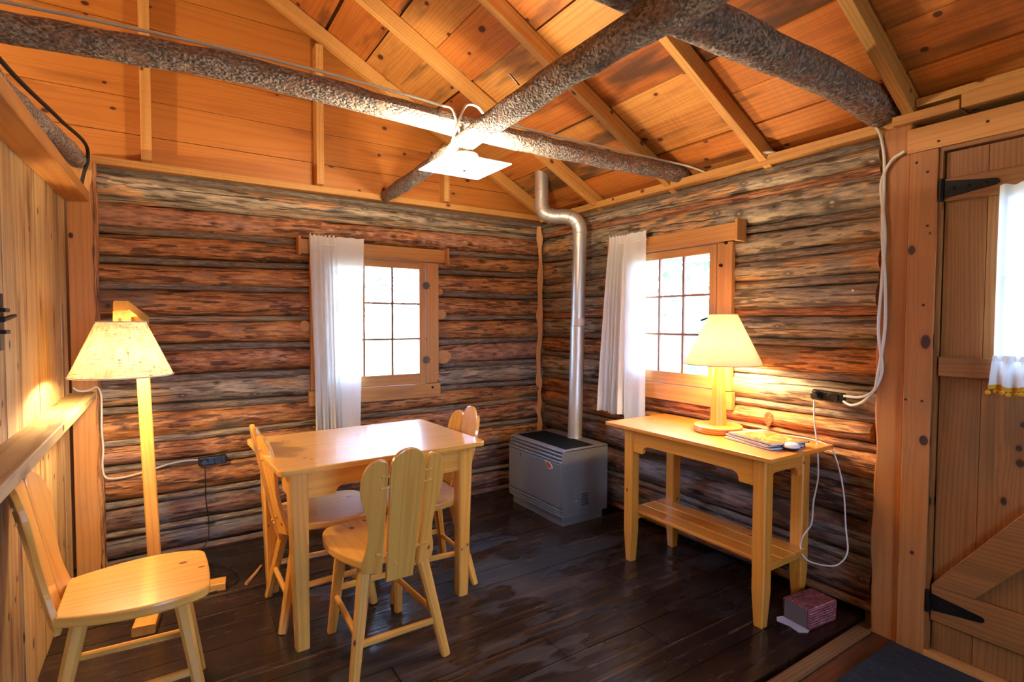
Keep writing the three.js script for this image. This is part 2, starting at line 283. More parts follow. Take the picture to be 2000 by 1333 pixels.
// window 1 (back wall) and window 2 (right wall): half width of the sash, sash y range, centre along the wall
const W1 = { c: 1.21, hw: 0.3475, y0: 0.885, y1: 1.75, head: 1.845, sill: 0.785 }, W2 = { c: -2.2, hw: 0.325, y0: 0.95, y1: 1.77, head: 1.868, sill: 0.85 };
{
  const wall = struct('wall_back', 'gable end wall of stacked logs with small chinking poles');
  slabWithHole(wall, 'z', -3.63, -0.06, [LEFT_X - 0.2, 2.95], 2.16, [W1.c - W1.hw - 0.02, W1.c + W1.hw + 0.02, W1.y0 - 0.02, W1.y1 + 0.02]);
  const FL = [2.13, 1.982, 1.821, 1.666, 1.522, 1.339, 1.177, 1.005, 0.839, 0.666, 0.522, 0.33, 0.159, 0.0], FR = [2.11, 2.016, 1.857, 1.71, 1.538, 1.367, 1.184, 1.004, 0.835, 0.701, 0.523, 0.345, 0.17, 0.0];
  const XL = 0.2, XR = 2.57, X0 = -0.4, X1 = 2.66, yAt = (l, r, x) => l + (r - l) * (x - XL) / (XR - XL);
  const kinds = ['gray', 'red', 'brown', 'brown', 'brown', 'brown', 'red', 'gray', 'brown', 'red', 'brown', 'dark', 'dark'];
  for (let i = 0; i < 13; i++) {
    const y0l = FL[i + 1], y1l = FL[i], y0r = FR[i + 1], y1r = FR[i], cl = (y0l + y1l) / 2, crr = (y0r + y1r) / 2, hl = (y1l - y0l) / 2 - 0.012, hr = (y1r - y0r) / 2 - 0.012;
    const cm = yAt(cl, crr, W1.c), hm = (hl + hr) / 2, segs = cm - hm * 0.6 < W1.y1 && cm + hm * 0.6 > W1.y0 ? [[X0, W1.c - W1.hw - 0.012], [W1.c + W1.hw + 0.012, X1]] : [[X0, X1]];
    const seed = [rnd(), rnd()];
    for (const [a, b] of segs) {
      const ya = yAt(cl, crr, a), yb = yAt(cl, crr, b), ra = yAt(hl, hr, a), rb = yAt(hl, hr, b), zc = -3.545 - 0.07;
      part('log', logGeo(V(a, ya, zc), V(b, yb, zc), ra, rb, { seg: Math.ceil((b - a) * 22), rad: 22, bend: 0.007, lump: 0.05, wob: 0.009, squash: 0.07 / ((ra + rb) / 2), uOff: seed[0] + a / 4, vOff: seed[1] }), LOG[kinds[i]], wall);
    }
  }
  for (let i = 0; i < 13; i++) {
    const cm = yAt(FL[i], FR[i], W1.c), segs = cm < W1.y1 && cm > W1.y0 ? [[X0, W1.c - W1.hw - 0.012], [W1.c + W1.hw + 0.012, X1]] : [[X0, X1]];
    const seed = [rnd(), rnd()], r = rr(0.0165, 0.0195);
    for (const [a, b] of segs) part('chinking_pole', logGeo(V(a, yAt(FL[i], FR[i], a), -3.576), V(b, yAt(FL[i], FR[i], b), -3.576), r * 1.08, r * 0.94, { seg: Math.ceil((b - a) * 18), rad: 10, bend: 0.005, wob: 0.007, uOff: seed[0] + a / 4, vOff: seed[1] }), [M.pole, LOG.gray, M.pole, M.pole][i % 4], wall);
  }
  part('base_pole', logGeo(V(X0, 0.012, -3.545), V(X1, 0.012, -3.545), 0.022, 0.02, { seg: 50, rad: 8, bend: 0.004 }), LOG.dark, wall);
  for (const [x, y, rx, ry] of [[1.675, 1.548, 0.022, 0.022], [1.68, 1.38, 0.045, 0.034], [1.7, 1.07, 0.062, 0.05], [0.735, 1.3, 0.03, 0.035]]) part('axe_cut', new THREE.CylinderGeometry(1, 1, 1, 24).rotateX(Math.PI / 2).scale(rx, ry, 0.012).translate(x, y, -3.549), M.trim, wall);
  // chinking strip in the corner, scribed to the logs
  {
    const sh = new THREE.Shape(), pts = []; const top = 2.1, n = 60;
    for (let i = 0; i <= n; i++) { const y = 0.01 + (top - 0.01) * i / n; pts.push([0.017 + 0.022 * (vn(y * 12 + 3, 1, 99, 9, 3) - 0.5), y]); }
    sh.moveTo(...pts[0]); for (const p of pts) sh.lineTo(...p); for (const p of pts.slice().reverse()) sh.lineTo(-0.017 + 0.022 * (vn(p[1] * 13 + 3, 4, 99, 9, 5) - 0.5), p[1]); sh.closePath();
    const g = extr(sh, 0.025, 0.002); g.rotateY(-R(40)); g.translate(2.565, 0, -3.535); part('corner_strip', woodUV(g, 'y'), M.trim, wall);
  }
}
{
  const wall = struct('wall_right', 'eave wall of stacked weathered logs beside the door');
  slabWithHole(wall, 'x', 2.69, 0.06, [-3.95, -0.9], 2.16, [W2.c - W2.hw - 0.02, W2.c + W2.hw + 0.02, W2.y0 - 0.02, W2.y1 + 0.02]);
  part('backing', bx([2.66, 2.86], [-0.2, 2.16], [-0.02, FRONT_Z + 0.2]), M.backing, wall);
  part('backing', bx([2.7, 2.86], [2.03, 2.24], [-0.9, -0.02]), M.backing, wall);
  const FY = [2.118, 2.006, 1.82, 1.67, 1.533, 1.382, 1.23, 1.07, 0.9, 0.777, 0.613, 0.43, 0.25, 0.05], Z0 = -3.66, Z1 = -1.075, DY = FY.map(() => rr(-0.012, 0.012));
  DY[0] = 0; DY[1] = 0.02; DY[11] = 0.01;
  const yAt = (i, z) => FY[i] + DY[i] * ((z + 1.5) / -1.5);
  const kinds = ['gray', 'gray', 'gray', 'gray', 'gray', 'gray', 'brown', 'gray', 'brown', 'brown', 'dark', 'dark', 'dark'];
  for (let i = 0; i < 13; i++) {
    const cm = (yAt(i, W2.c) + yAt(i + 1, W2.c)) / 2, hm = (FY[i] - FY[i + 1]) / 2, e = Z1 + rr(-0.02, 0.012);
    const segs = cm - hm * 0.6 < W2.y1 && cm + hm * 0.6 > W2.y0 ? [[Z0, W2.c - W2.hw - 0.012], [W2.c + W2.hw + 0.012, e]] : [[Z0, e]], seed = [rnd(), rnd()];
    for (const [a, b] of segs) {
      const ya = (yAt(i, a) + yAt(i + 1, a)) / 2, yb = (yAt(i, b) + yAt(i + 1, b)) / 2, ra = (yAt(i, a) - yAt(i + 1, a)) / 2 - 0.011, rb = (yAt(i, b) - yAt(i + 1, b)) / 2 - 0.011;
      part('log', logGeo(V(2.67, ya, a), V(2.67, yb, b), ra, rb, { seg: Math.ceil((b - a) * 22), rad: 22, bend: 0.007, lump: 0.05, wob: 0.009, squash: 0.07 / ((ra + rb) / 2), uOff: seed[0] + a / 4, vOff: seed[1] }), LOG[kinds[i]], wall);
    }
  }
  for (let i = 0; i < 14; i++) {
    if (i === 11) continue;
    const cm = yAt(i, W2.c), e = Z1 + rr(-0.01, 0.012), segs = cm < W2.y1 && cm > W2.y0 ? [[Z0, W2.c - W2.hw - 0.012], [W2.c + W2.hw + 0.012, e]] : [[Z0, e]], seed = [rnd(), rnd()], r = i === 0 ? 0.018 : rr(0.017, 0.0205);
    for (const [a, b] of segs) part('chinking_pole', logGeo(V(2.63, yAt(i, a), a), V(2.63, yAt(i, b), b), r, r * 1.05, { seg: Math.ceil((b - a) * 18), rad: 10, bend: 0.005, wob: 0.007, uOff: seed[0] + a / 4, vOff: seed[1] }), [M.pole, LOG.red, M.pole, M.pole][i % 4], wall);
  }
  // big knot swelling on the log above the side table
  const ring = (r, q, y) => new THREE.TorusGeometry(r, q, 8, 18).scale(1, 1.35, 0.55).rotateY(Math.PI / 2).translate(2.597, y, -1.565);
  part('log_knot', mergeGeometries([ring(0.019, 0.007, 0.836), ring(0.009, 0.006, 0.842), ring(0.01, 0.006, 0.812)]), LOG.brown, wall);
}
// ---- unseen walls that close the cabin: the far side of the next room and the wall behind the viewer (with one window)
{
  const wl = struct('wall_left', 'plain plank outer wall of the adjoining room'); part('backing', bx([LEFT_X - 0.15, LEFT_X], [-0.2, 2.2], [-3.8, FRONT_Z + 0.2], 'z'), M.part, wl);
  const wf = struct('wall_front', 'plank gable wall with one window'); const put = (a, b, y0, y1) => part('planking', bx([a, b], [y0, y1], [FRONT_Z, FRONT_Z + 0.15], 'x'), M.part, wf);
  put(LEFT_X - 0.15, 0.2, -0.2, 2.2); put(0.2, 1.2, -0.2, 0.85); put(0.2, 1.2, 1.8, 2.2); put(1.2, 2.86, -0.2, 2.2);
  const gs = new THREE.Shape(); gs.moveTo(LEFT_X - 0.15, 2.18); gs.lineTo(2.8, 2.18); gs.lineTo(2.8, ROOF_Y(2.8)); gs.lineTo(RIDGE_X, ROOF_Y(RIDGE_X)); gs.lineTo(LEFT_X - 0.15, mirrorY(LEFT_X - 0.15)); gs.closePath();
  const gg = new THREE.ExtrudeGeometry(gs, { depth: 0.1, bevelEnabled: false }); gg.translate(0, 0, FRONT_Z); part('gable_planking', woodUV(gg, 'x'), M.part, wf);
  const w3 = struct('window_3', 'plain glazed window behind the viewer');
  for (const [a, b] of [[0.2, 1.2]]) part('glass_pane', bx([a, b], [0.85, 1.8], [FRONT_Z + 0.06, FRONT_Z + 0.064]), M.glass, w3);
}
// ---- gable boards, plates, studs above the back wall
{
  const g = struct('wall_gable', 'horizontal pine board gable above the log wall with studs');
  const ys = [2.185, 2.335, 2.53, 2.72, 2.92, 3.12, 3.33, 3.54, 3.75, 3.9];
  part('backing', (() => { const s = new THREE.Shape(); s.moveTo(LEFT_X - 0.2, 2.1); s.lineTo(2.9, 2.1); s.lineTo(2.9, ROOF_Y(2.9) + 0.02); s.lineTo(RIDGE_X, ROOF_Y(RIDGE_X) + 0.02); s.lineTo(LEFT_X - 0.2, mirrorY(LEFT_X - 0.2) + 0.02); s.closePath(); return new THREE.ExtrudeGeometry(s, { depth: 0.08, bevelEnabled: false }).translate(0, 0, -3.66); })(), M.backing, g);
  for (let i = 0; i < ys.length - 1; i++) {
    const y0 = ys[i] + 0.002, y1 = ys[i + 1] - 0.002, lim = (y, sgn) => (sgn > 0 ? 2.6 - (y - 2.221) / ROOF_S : 2 * RIDGE_X - (2.6 - (y - 2.221) / ROOF_S));
    const a0 = Math.max(lim(y0, -1), -3.6), b0 = Math.min(lim(y0, 1), 2.66), a1 = Math.max(lim(y1, -1), -3.6), b1 = Math.min(lim(y1, 1), 2.66); if (b0 - a0 < 0.05) continue;
    const cut = i % 2 ? rr(-1.2, -0.6) : rr(-0.9, -0.5); const sl = i === 1 ? 0.03 : i === 2 ? -0.02 : 0;
    for (const [p, q, p1, q1] of [[a0, cut - 0.001, Math.min(a1, cut - 0.002), cut - 0.001], [cut + 0.001, b0, cut + 0.001, Math.max(b1, cut + 0.01)]]) {
      const s = new THREE.Shape(); s.moveTo(p, y0); s.lineTo(q, y0); s.lineTo(q1, y1); s.lineTo(p1, y1); s.closePath();
      part('gable_board', woodUV(new THREE.ExtrudeGeometry(s, { depth: 0.02, bevelEnabled: false }).translate(0, 0, -3.575 + rr(-0.003, 0.003)), 'x'), M.gable, g);
    }
  }
  part('plate', bx([-0.4, 2.62], [2.147, 2.187], [-3.62, -3.515], 'x', 0.003), M.rafter, g);
  for (const [x0, x1] of [[-0.1, -0.05], [0.8, 0.845], [1.672, 1.715]]) part('stud', bx([x0, x1], [2.187, ROOF_Y(x1) - 0.1], [-3.555, -3.465], 'y', 0.002), M.rafter, g);
}
// ---- ceiling: roof boards on rafters
{
  const c = struct('ceiling', 'pitched roof of wide pine boards carried on sawn rafters');
  const ang = Math.atan(ROOF_S), sl = (x) => (2.6 - x) / Math.cos(ang); // distance up the slope from x = 2.6
  const edges = [2.75, 2.6, 2.44, 2.25, 2.06, 1.82, 1.56, 1.32, 1.1, 0.86, 0.62, 0.38, 0.14, -0.12, -0.32, RIDGE_X];
  const zs = [-3.64, -2.86, -2.21, -1.6, -0.95, -0.3, 0.35, 1.0, FRONT_Z + 0.1];
  const frame = (left) => { const o = new THREE.Matrix4().makeRotationZ(left ? ang : -ang); return o; };
  for (const left of [false, true]) for (let i = 0; i < edges.length - 1; i++) {
    const s0 = sl(edges[i]), s1 = sl(edges[i + 1]); let k = 0;
    const cuts = left ? [-3.64, -0.9, FRONT_Z + 0.1] : [zs[0], ...[1, 2, 3, 4, 6].filter((q) => rnd() < (q < 5 ? 0.55 : 0.5)).map((q) => zs[q] + 0.02), zs[8]];
    for (k = 0; k < cuts.length - 1; k++) {
      const jig = left ? 0 : rr(-0.008, 0.008);
      const b = bx([-s1 + 0.0035 + jig, -s0 - 0.0035 + jig], [rr(0, 0.005), 0.03], [cuts[k] + 0.001, cuts[k + 1] - 0.001], 'z');
      if (left) b.scale(-1, 1, 1), b.index.array.reverse(), b.computeVertexNormals();
      b.applyMatrix4(frame(left)); b.translate(left ? 2 * RIDGE_X - 2.6 : 2.6, 2.221, 0);
      part('roof_board', b, M.roof[Math.floor(rnd() * 5)], c);
    }
  }
  // dark roofing felt above the boards, closed against daylight
  for (const left of [false, true]) { const b = bx([-sl(RIDGE_X) - 0.02, 0.4], [0.032, 0.1], [-3.95, FRONT_Z + 0.25], 'z'); if (left) b.scale(-1, 1, 1), b.index.array.reverse(), b.computeVertexNormals(); b.applyMatrix4(frame(left)); b.translate(left ? 2 * RIDGE_X - 2.6 : 2.6, 2.221, 0); part('roofing', b, M.backing, c); }
  // rafters: near faces at these depths
  for (const z of [-3.45, -2.846, -2.19, -1.58, -0.933, -0.3, 0.33, 0.96]) for (const left of [false, true]) {
    const b = bx([-sl(RIDGE_X) + 0.03, left ? 0.1 : 0.11], [-0.083, -0.002], [z - 0.042, z], 'x', 0.002);
    if (left) { b.scale(-1, 1, 1); const a = b.attributes; for (let i = 0; i < a.position.count; i += 3) for (const t of [a.position, a.normal, a.uv]) for (let q = 0; q < t.itemSize; q++) { const x = t.array[(i + 1) * t.itemSize + q]; t.array[(i + 1) * t.itemSize + q] = t.array[(i + 2) * t.itemSize + q]; t.array[(i + 2) * t.itemSize + q] = x; } }
    b.applyMatrix4(frame(left)); b.translate(left ? 2 * RIDGE_X - 2.6 : 2.6, 2.221, 0); part('rafter', b, M.rafter, c);
  }
  part('ridge_board', bx([RIDGE_X - 0.015, RIDGE_X + 0.015], [ROOF_Y(RIDGE_X) - 0.16, ROOF_Y(RIDGE_X) - 0.02], [-3.5, FRONT_Z], 'z'), M.rafter, c);
  // eave plates on the log walls
  part('plate', bx([2.555, 2.72], [2.135, 2.178], [-3.52, -1.0], 'z', 0.003), M.rafter, c);
  part('plate', bx([2.49, 2.72], [2.128, 2.165], [-1.0, -0.78], 'z', 0.003), M.trim, c);
  part('plate', bx([2.49, 2.72], [2.13, 2.185], [-0.775, FRONT_Z], 'z', 0.003), M.trim, c);
  part('plate', bx([2.52, 2.72], [2.19, 2.222], [-0.93, FRONT_Z], 'z', 0.003), M.rafter, c);
  part('plate', bx([LEFT_X - 0.1, LEFT_X + 0.1], [2.15, 2.2], [-3.52, FRONT_Z], 'z'), M.rafter, c);
  // blocking that closes the eave behind the plate
  part('eave_block', bx([2.7, 2.76], [2.1, 2.26], [-3.9, FRONT_Z + 0.1], 'z'), M.backing, c);
}
// ---- partition on the left: vertical boards, ledge, header, corner slab
{
  const p = struct('wall_partition', 'board partition with a ledge and header on the left');
  let z = -3.468;
  const seams = [];
  while (z < 1.2) { const w = rr(0.15, 0.24); seams.push([z, Math.min(z + w, 1.25)]); z += w; }
  for (const [a, b] of seams) {
    part('wall_board', bx([-0.445 + rr(-0.002, 0.002), -0.42 + rr(-0.003, 0.003)], [0.962, 1.96], [a + 0.0015, b - 0.0015], 'y'), M.part, p);
    part('wall_board', bx([-0.445 + rr(-0.002, 0.002), -0.422 + rr(-0.003, 0.003)], [0.0, 0.925], [a + 0.0015, b - 0.0015], 'y'), M.part, p);
  }
  const ledge = bx([-0.445, -0.315], [0.922, 0.962], [-3.47, 1.25], 'z', 0.004); part('ledge', ledge, M.part, p);
  const hd = bx([-0.445, -0.322], [-0.026, 0.026], [-0.02, 4.7], 'z', 0.003); hd.rotateX(R(2.2)); hd.translate(0, 1.962, -3.46); part('header', hd, M.trim, p);
  part('partition_post', bx([-0.5, -0.4], [0, 2.3], [1.25, 1.35], 'y'), M.trim, p);
  // upright slab with one waney edge scribed to the logs
  const s = new THREE.Shape(), n = 70, H = 2.146, e = (y) => -0.318 + 0.012 * (vn(y * 13 + 1, 2, 99, 9, 7) - 0.5);
  s.moveTo(-0.41, 0.0); for (let i = 0; i <= n; i++) s.lineTo(e(H * i / n), H * i / n); s.lineTo(-0.41, H); s.closePath();
  part('waney_edge', logGeo(V(-0.325, 0, -3.535), V(-0.325, H, -3.535), 0.034, 0.03, { seg: 60, rad: 12, bend: 0.006, lump: 0.12, wob: 0.012 }), LOG.brown, p);
  part('waney_slab', woodUV(extr(s, 0.07, 0.004).translate(0, 0, -3.565), 'y'), M.trim, p);
}
// ================================================================ windows and door
function makeWindow(n, W, label, pos, turn, opts) {
  const g = struct('window_' + n, label); g.position.set(...pos); g.rotation.y = turn;
  const { hw, y0, y1, head, sill } = W, cw = 0.098, D = 0.16;   // local +z faces the room, z = 0 is the casing front
  const hg = bx([-hw - cw - 0.06, hw + cw + 0.045], [y1 + 0.004, head], [-0.03, 0.014], 'x', 0.003); part('head_casing', hg, M.trim, g);
  part('end_block', bx([hw + cw + 0.046, hw + cw + 0.062], [y1 - 0.008, head + 0.012], [-0.03, 0.05], 'y', 0.003), M.trim, g);
  part('end_block', bx([-hw - cw - 0.076, -hw - cw - 0.061], [y1 - 0.008, head + 0.012], [-0.03, 0.05], 'y', 0.003), M.trim, g);
  for (const s of [-1, 1]) part('side_casing', bx([s > 0 ? hw + 0.002 : -hw - cw, s > 0 ? hw + cw : -hw - 0.002], [y0 + 0.002, y1], [-0.03, 0], 'y', 0.003), M.trim, g);
  part('sill_casing', bx([-hw - cw - 0.012, hw + cw + 0.012], [sill, y0 - 0.002], [-0.03, 0.004], 'x', 0.003), M.trim, g);
  for (const s of [-1, 1]) part('jamb', bx([s > 0 ? hw : -hw - 0.02, s > 0 ? hw + 0.02 : -hw], [y0 - 0.02, y1 + 0.02], [-D, -0.03], 'y'), M.trim, g);
  part('jamb', bx([-hw, hw], [y1, y1 + 0.02], [-D, -0.03], 'x'), M.trim, g);
  part('jamb', bx([-hw, hw], [y0 - 0.02, y0], [-D, -0.03], 'x'), M.trim, g);
  // sash
  const st = 0.05, br = 0.075, tr = 0.05, zf = [-0.034, -0.004];
  const gx = [-hw + st, hw - st], gy = [y0 + br, y1 - tr];
  const frame = mergeGeometries([bx([-hw + 0.003, -hw + st], [y0 + 0.003, y1 - 0.003], zf, 'y', 0.002), bx([hw - st, hw - 0.003], [y0 + 0.003, y1 - 0.003], zf, 'y', 0.002), bx([-hw + st, hw - st], [y0 + 0.003, gy[0]], zf, 'x', 0.002), bx([-hw + st, hw - st], [gy[1], y1 - 0.003], zf, 'x', 0.002)]);
  const sash = part('sash', frame, M.trim, g), pw = (gx[1] - gx[0]) / 3, ph = (gy[1] - gy[0]) / 3;
  for (const k of [1, 2]) part('muntin', bx([gx[0] + k * pw - 0.007, gx[0] + k * pw + 0.007], gy, [-0.028, -0.008], 'y'), M.door, sash);
  for (const k of [1, 2]) part('muntin', bx(gx, [gy[0] + k * ph - 0.006, gy[0] + k * ph + 0.006], [-0.027, -0.009], 'x'), M.door, sash);
  for (let i = 0; i < 3; i++) for (let j = 0; j < 3; j++) part('glass_pane', bx([gx[0] + i * pw + 0.006, gx[0] + (i + 1) * pw - 0.006], [gy[0] + j * ph + 0.005, gy[0] + (j + 1) * ph - 0.005], [-0.02, -0.0175]), M.glass, sash);
  if (opts.hinges) for (const hy of [y0 + 0.17, y1 - 0.165]) { // butterfly hinge plates
    const s = new THREE.Shape(); for (let i = 0; i <= 48; i++) { const a = i / 48 * Math.PI * 2, r = 0.027 * (1 + 0.16 * Math.cos(a * 8)), m = 1; s[i ? 'lineTo' : 'moveTo'](Math.cos(a) * r, Math.sin(a) * r * m); }
    const hg2 = mergeGeometries([new THREE.ExtrudeGeometry(s, { depth: 0.002, bevelEnabled: false }).toNonIndexed(), new THREE.CylinderGeometry(0.004, 0.004, 0.03, 8).translate(0, 0, 0.002).toNonIndexed()]); hg2.translate(hw, hy, 0.0005); part('hinge', hg2, M.hinge, g);
  }
  if (opts.latch) { const a = new THREE.CylinderGeometry(0.012, 0.014, 0.03, 10); a.rotateX(Math.PI / 2); a.translate(hw - 0.012, opts.latch, 0.012); const b = bx([-0.065, 0], [-0.005, 0.005], [0.022, 0.03], 'x', 0.002).rotateZ(R(18)).translate(hw - 0.015, opts.latch, 0); const c = bx([hw - 0.006, hw + 0.014], [opts.latch - 0.014, opts.latch + 0.014], [0, 0.012], 'x', 0.002); part('latch', mergeGeometries([a.toNonIndexed(), b, c]), M.iron, g); }
  if (opts.studs) for (const [x, y] of opts.studs) part('bolt', new THREE.CylinderGeometry(0.009, 0.009, 0.012, 8).rotateX(Math.PI / 2).translate(x, y, 0.004), M.iron, g);
  return g;
}
makeWindow(1, W1, 'six-over window on the back log wall, small panes in a pine sash', [W1.c, 0, -3.525], 0, { hinges: true, studs: [[W1.hw + 0.045, 0.855]] });
makeWindow(2, W2, 'small-paned window on the right log wall behind the table lamp', [2.575, 0, W2.c], -Math.PI / 2, { latch: 1.36, studs: [[W2.hw + 0.03, 1.645], [W2.hw + 0.02, 0.905], [W2.hw + 0.06, 1.765]] });

// ---- curtains
const fabric = dataTex(256, 256, (u, v, c) => { const k = 243 + 9 * Math.sin(u * 6.2832 * 64) * Math.sin(v * 6.2832 * 64) + 8 * (fbm(u, v, 8, 60, 2, 3) - 0.5); c[0] = k; c[1] = k * 0.995; c[2] = k * 0.97; });
const sheer = phy({ map: fabric, color: 0xffffff, roughness: 0.95, transmission: 0.26, thickness: 0, side: THREE.DoubleSide });
// local: x across, y up, z to the room; gathered(t) maps 0..1 along the cloth to x and fold depth
function clothGeo(pathFn, yTop, yBot, nu, nv, hem = 0) {
  const pos = [], uv = [], idx = [];
  for (let j = 0; j <= nv; j++) for (let i = 0; i <= nu; i++) { const u = i / nu, v = j / nv, y = yTop(u) + (yBot(u) - yTop(u)) * v, q = pathFn(u, v); pos.push(q[0], y, q[1]); uv.push(u * 5, v * 6); }
  for (let j = 0; j < nv; j++) for (let i = 0; i < nu; i++) { const a = j * (nu + 1) + i, b = a + nu + 1; idx.push(a, b, a + 1, b, b + 1, a + 1); }
  const g = new THREE.BufferGeometry(); g.setAttribute('position', new THREE.Float32BufferAttribute(pos, 3)); g.setAttribute('uv', new THREE.Float32BufferAttribute(uv, 2)); g.setIndex(idx); g.computeVertexNormals(); return g;
}
function makeCurtain(label, pos, turn, x0t, x1t, x0b, x1b, top, bot, flat, folds) {
  const o = thing('curtain', label, 'curtain', pos, turn, 'white window curtains');
  const path = (u, v) => {
    const gath = u < flat ? u / flat : 1, fl = u < flat ? 0 : (u - flat) / (1 - flat);
    const a0 = x0t + (x0b - x0t) * v, a1 = x1t + (x1b - x1t) * v, split = a0 + (a1 - a0) * (0.5 + 0.08 * v);
    const tight = Math.exp(-Math.pow((v - 0.06) / 0.05, 2));
    const amp = (0.014 + 0.012 * Math.sin(u * 40 + 1)) * (0.55 + 0.6 * v) * (u < flat ? 1 : 0.25 * (1 - v * 0.5));
    const ph = gath * folds * Math.PI * 2 + Math.sin(v * 3 + u * 9) * 0.7 * v;
    let x = u < flat ? a0 + (split - a0) * gath : split + (a1 - split) * fl;
    if (u < flat) x += Math.sin(ph * 2) * 0.0035; else x -= 0.0;
    let z = Math.sin(ph) * amp * (1 - 0.5 * tight) + (u < flat ? Math.sin(gath * 7 + v * 2) * 0.006 : Math.sin(fl * 9 + v * 1.6) * 0.003) + 0.01 * v;
    return [x, z];
  };
  const jag = (u) => top + (u < flat ? 0.008 * Math.sin(u / flat * folds * 6.2832 + 0.5) + 0.004 * Math.sin(u * 61) : 0.002 * Math.sin(u * 40)) ;
  part('cloth', clothGeo(path, jag, (u) => bot + 0.006 * Math.sin(u * 17) + (u > flat ? -0.02 : 0.012), 200, 60), sheer, o);
  part('hem', clothGeo((u, v) => { const q = path(u, 0.94 + 0.06 * v); return [q[0], q[1] - 0.0025]; }, (u) => bot + 0.06, (u) => bot + 0.006 * Math.sin(u * 17) + (u > flat ? -0.018 : 0.014), 200, 3), sheer, o);
  const rod = new THREE.CylinderGeometry(0.005, 0.005, x1t - x0t, 8).rotateZ(Math.PI / 2).translate((x0t + x1t) / 2, top - 0.055, -0.004); part('curtain_rod', rod, M.white, o);
  return o;
}
makeCurtain('white curtain gathered beside the window on the back wall, above the dining table', [0, 0, -3.475], 0, 0.752, 1.095, 0.775, 1.06, 1.868, 0.6, 0.62, 7);
makeCurtain('white curtain at the window on the right wall, hanging over the side table corner', [2.535, 0, 0], -Math.PI / 2, -2.685, -2.36, -2.765, -2.345, 1.905, 0.70, 0.55, 6);

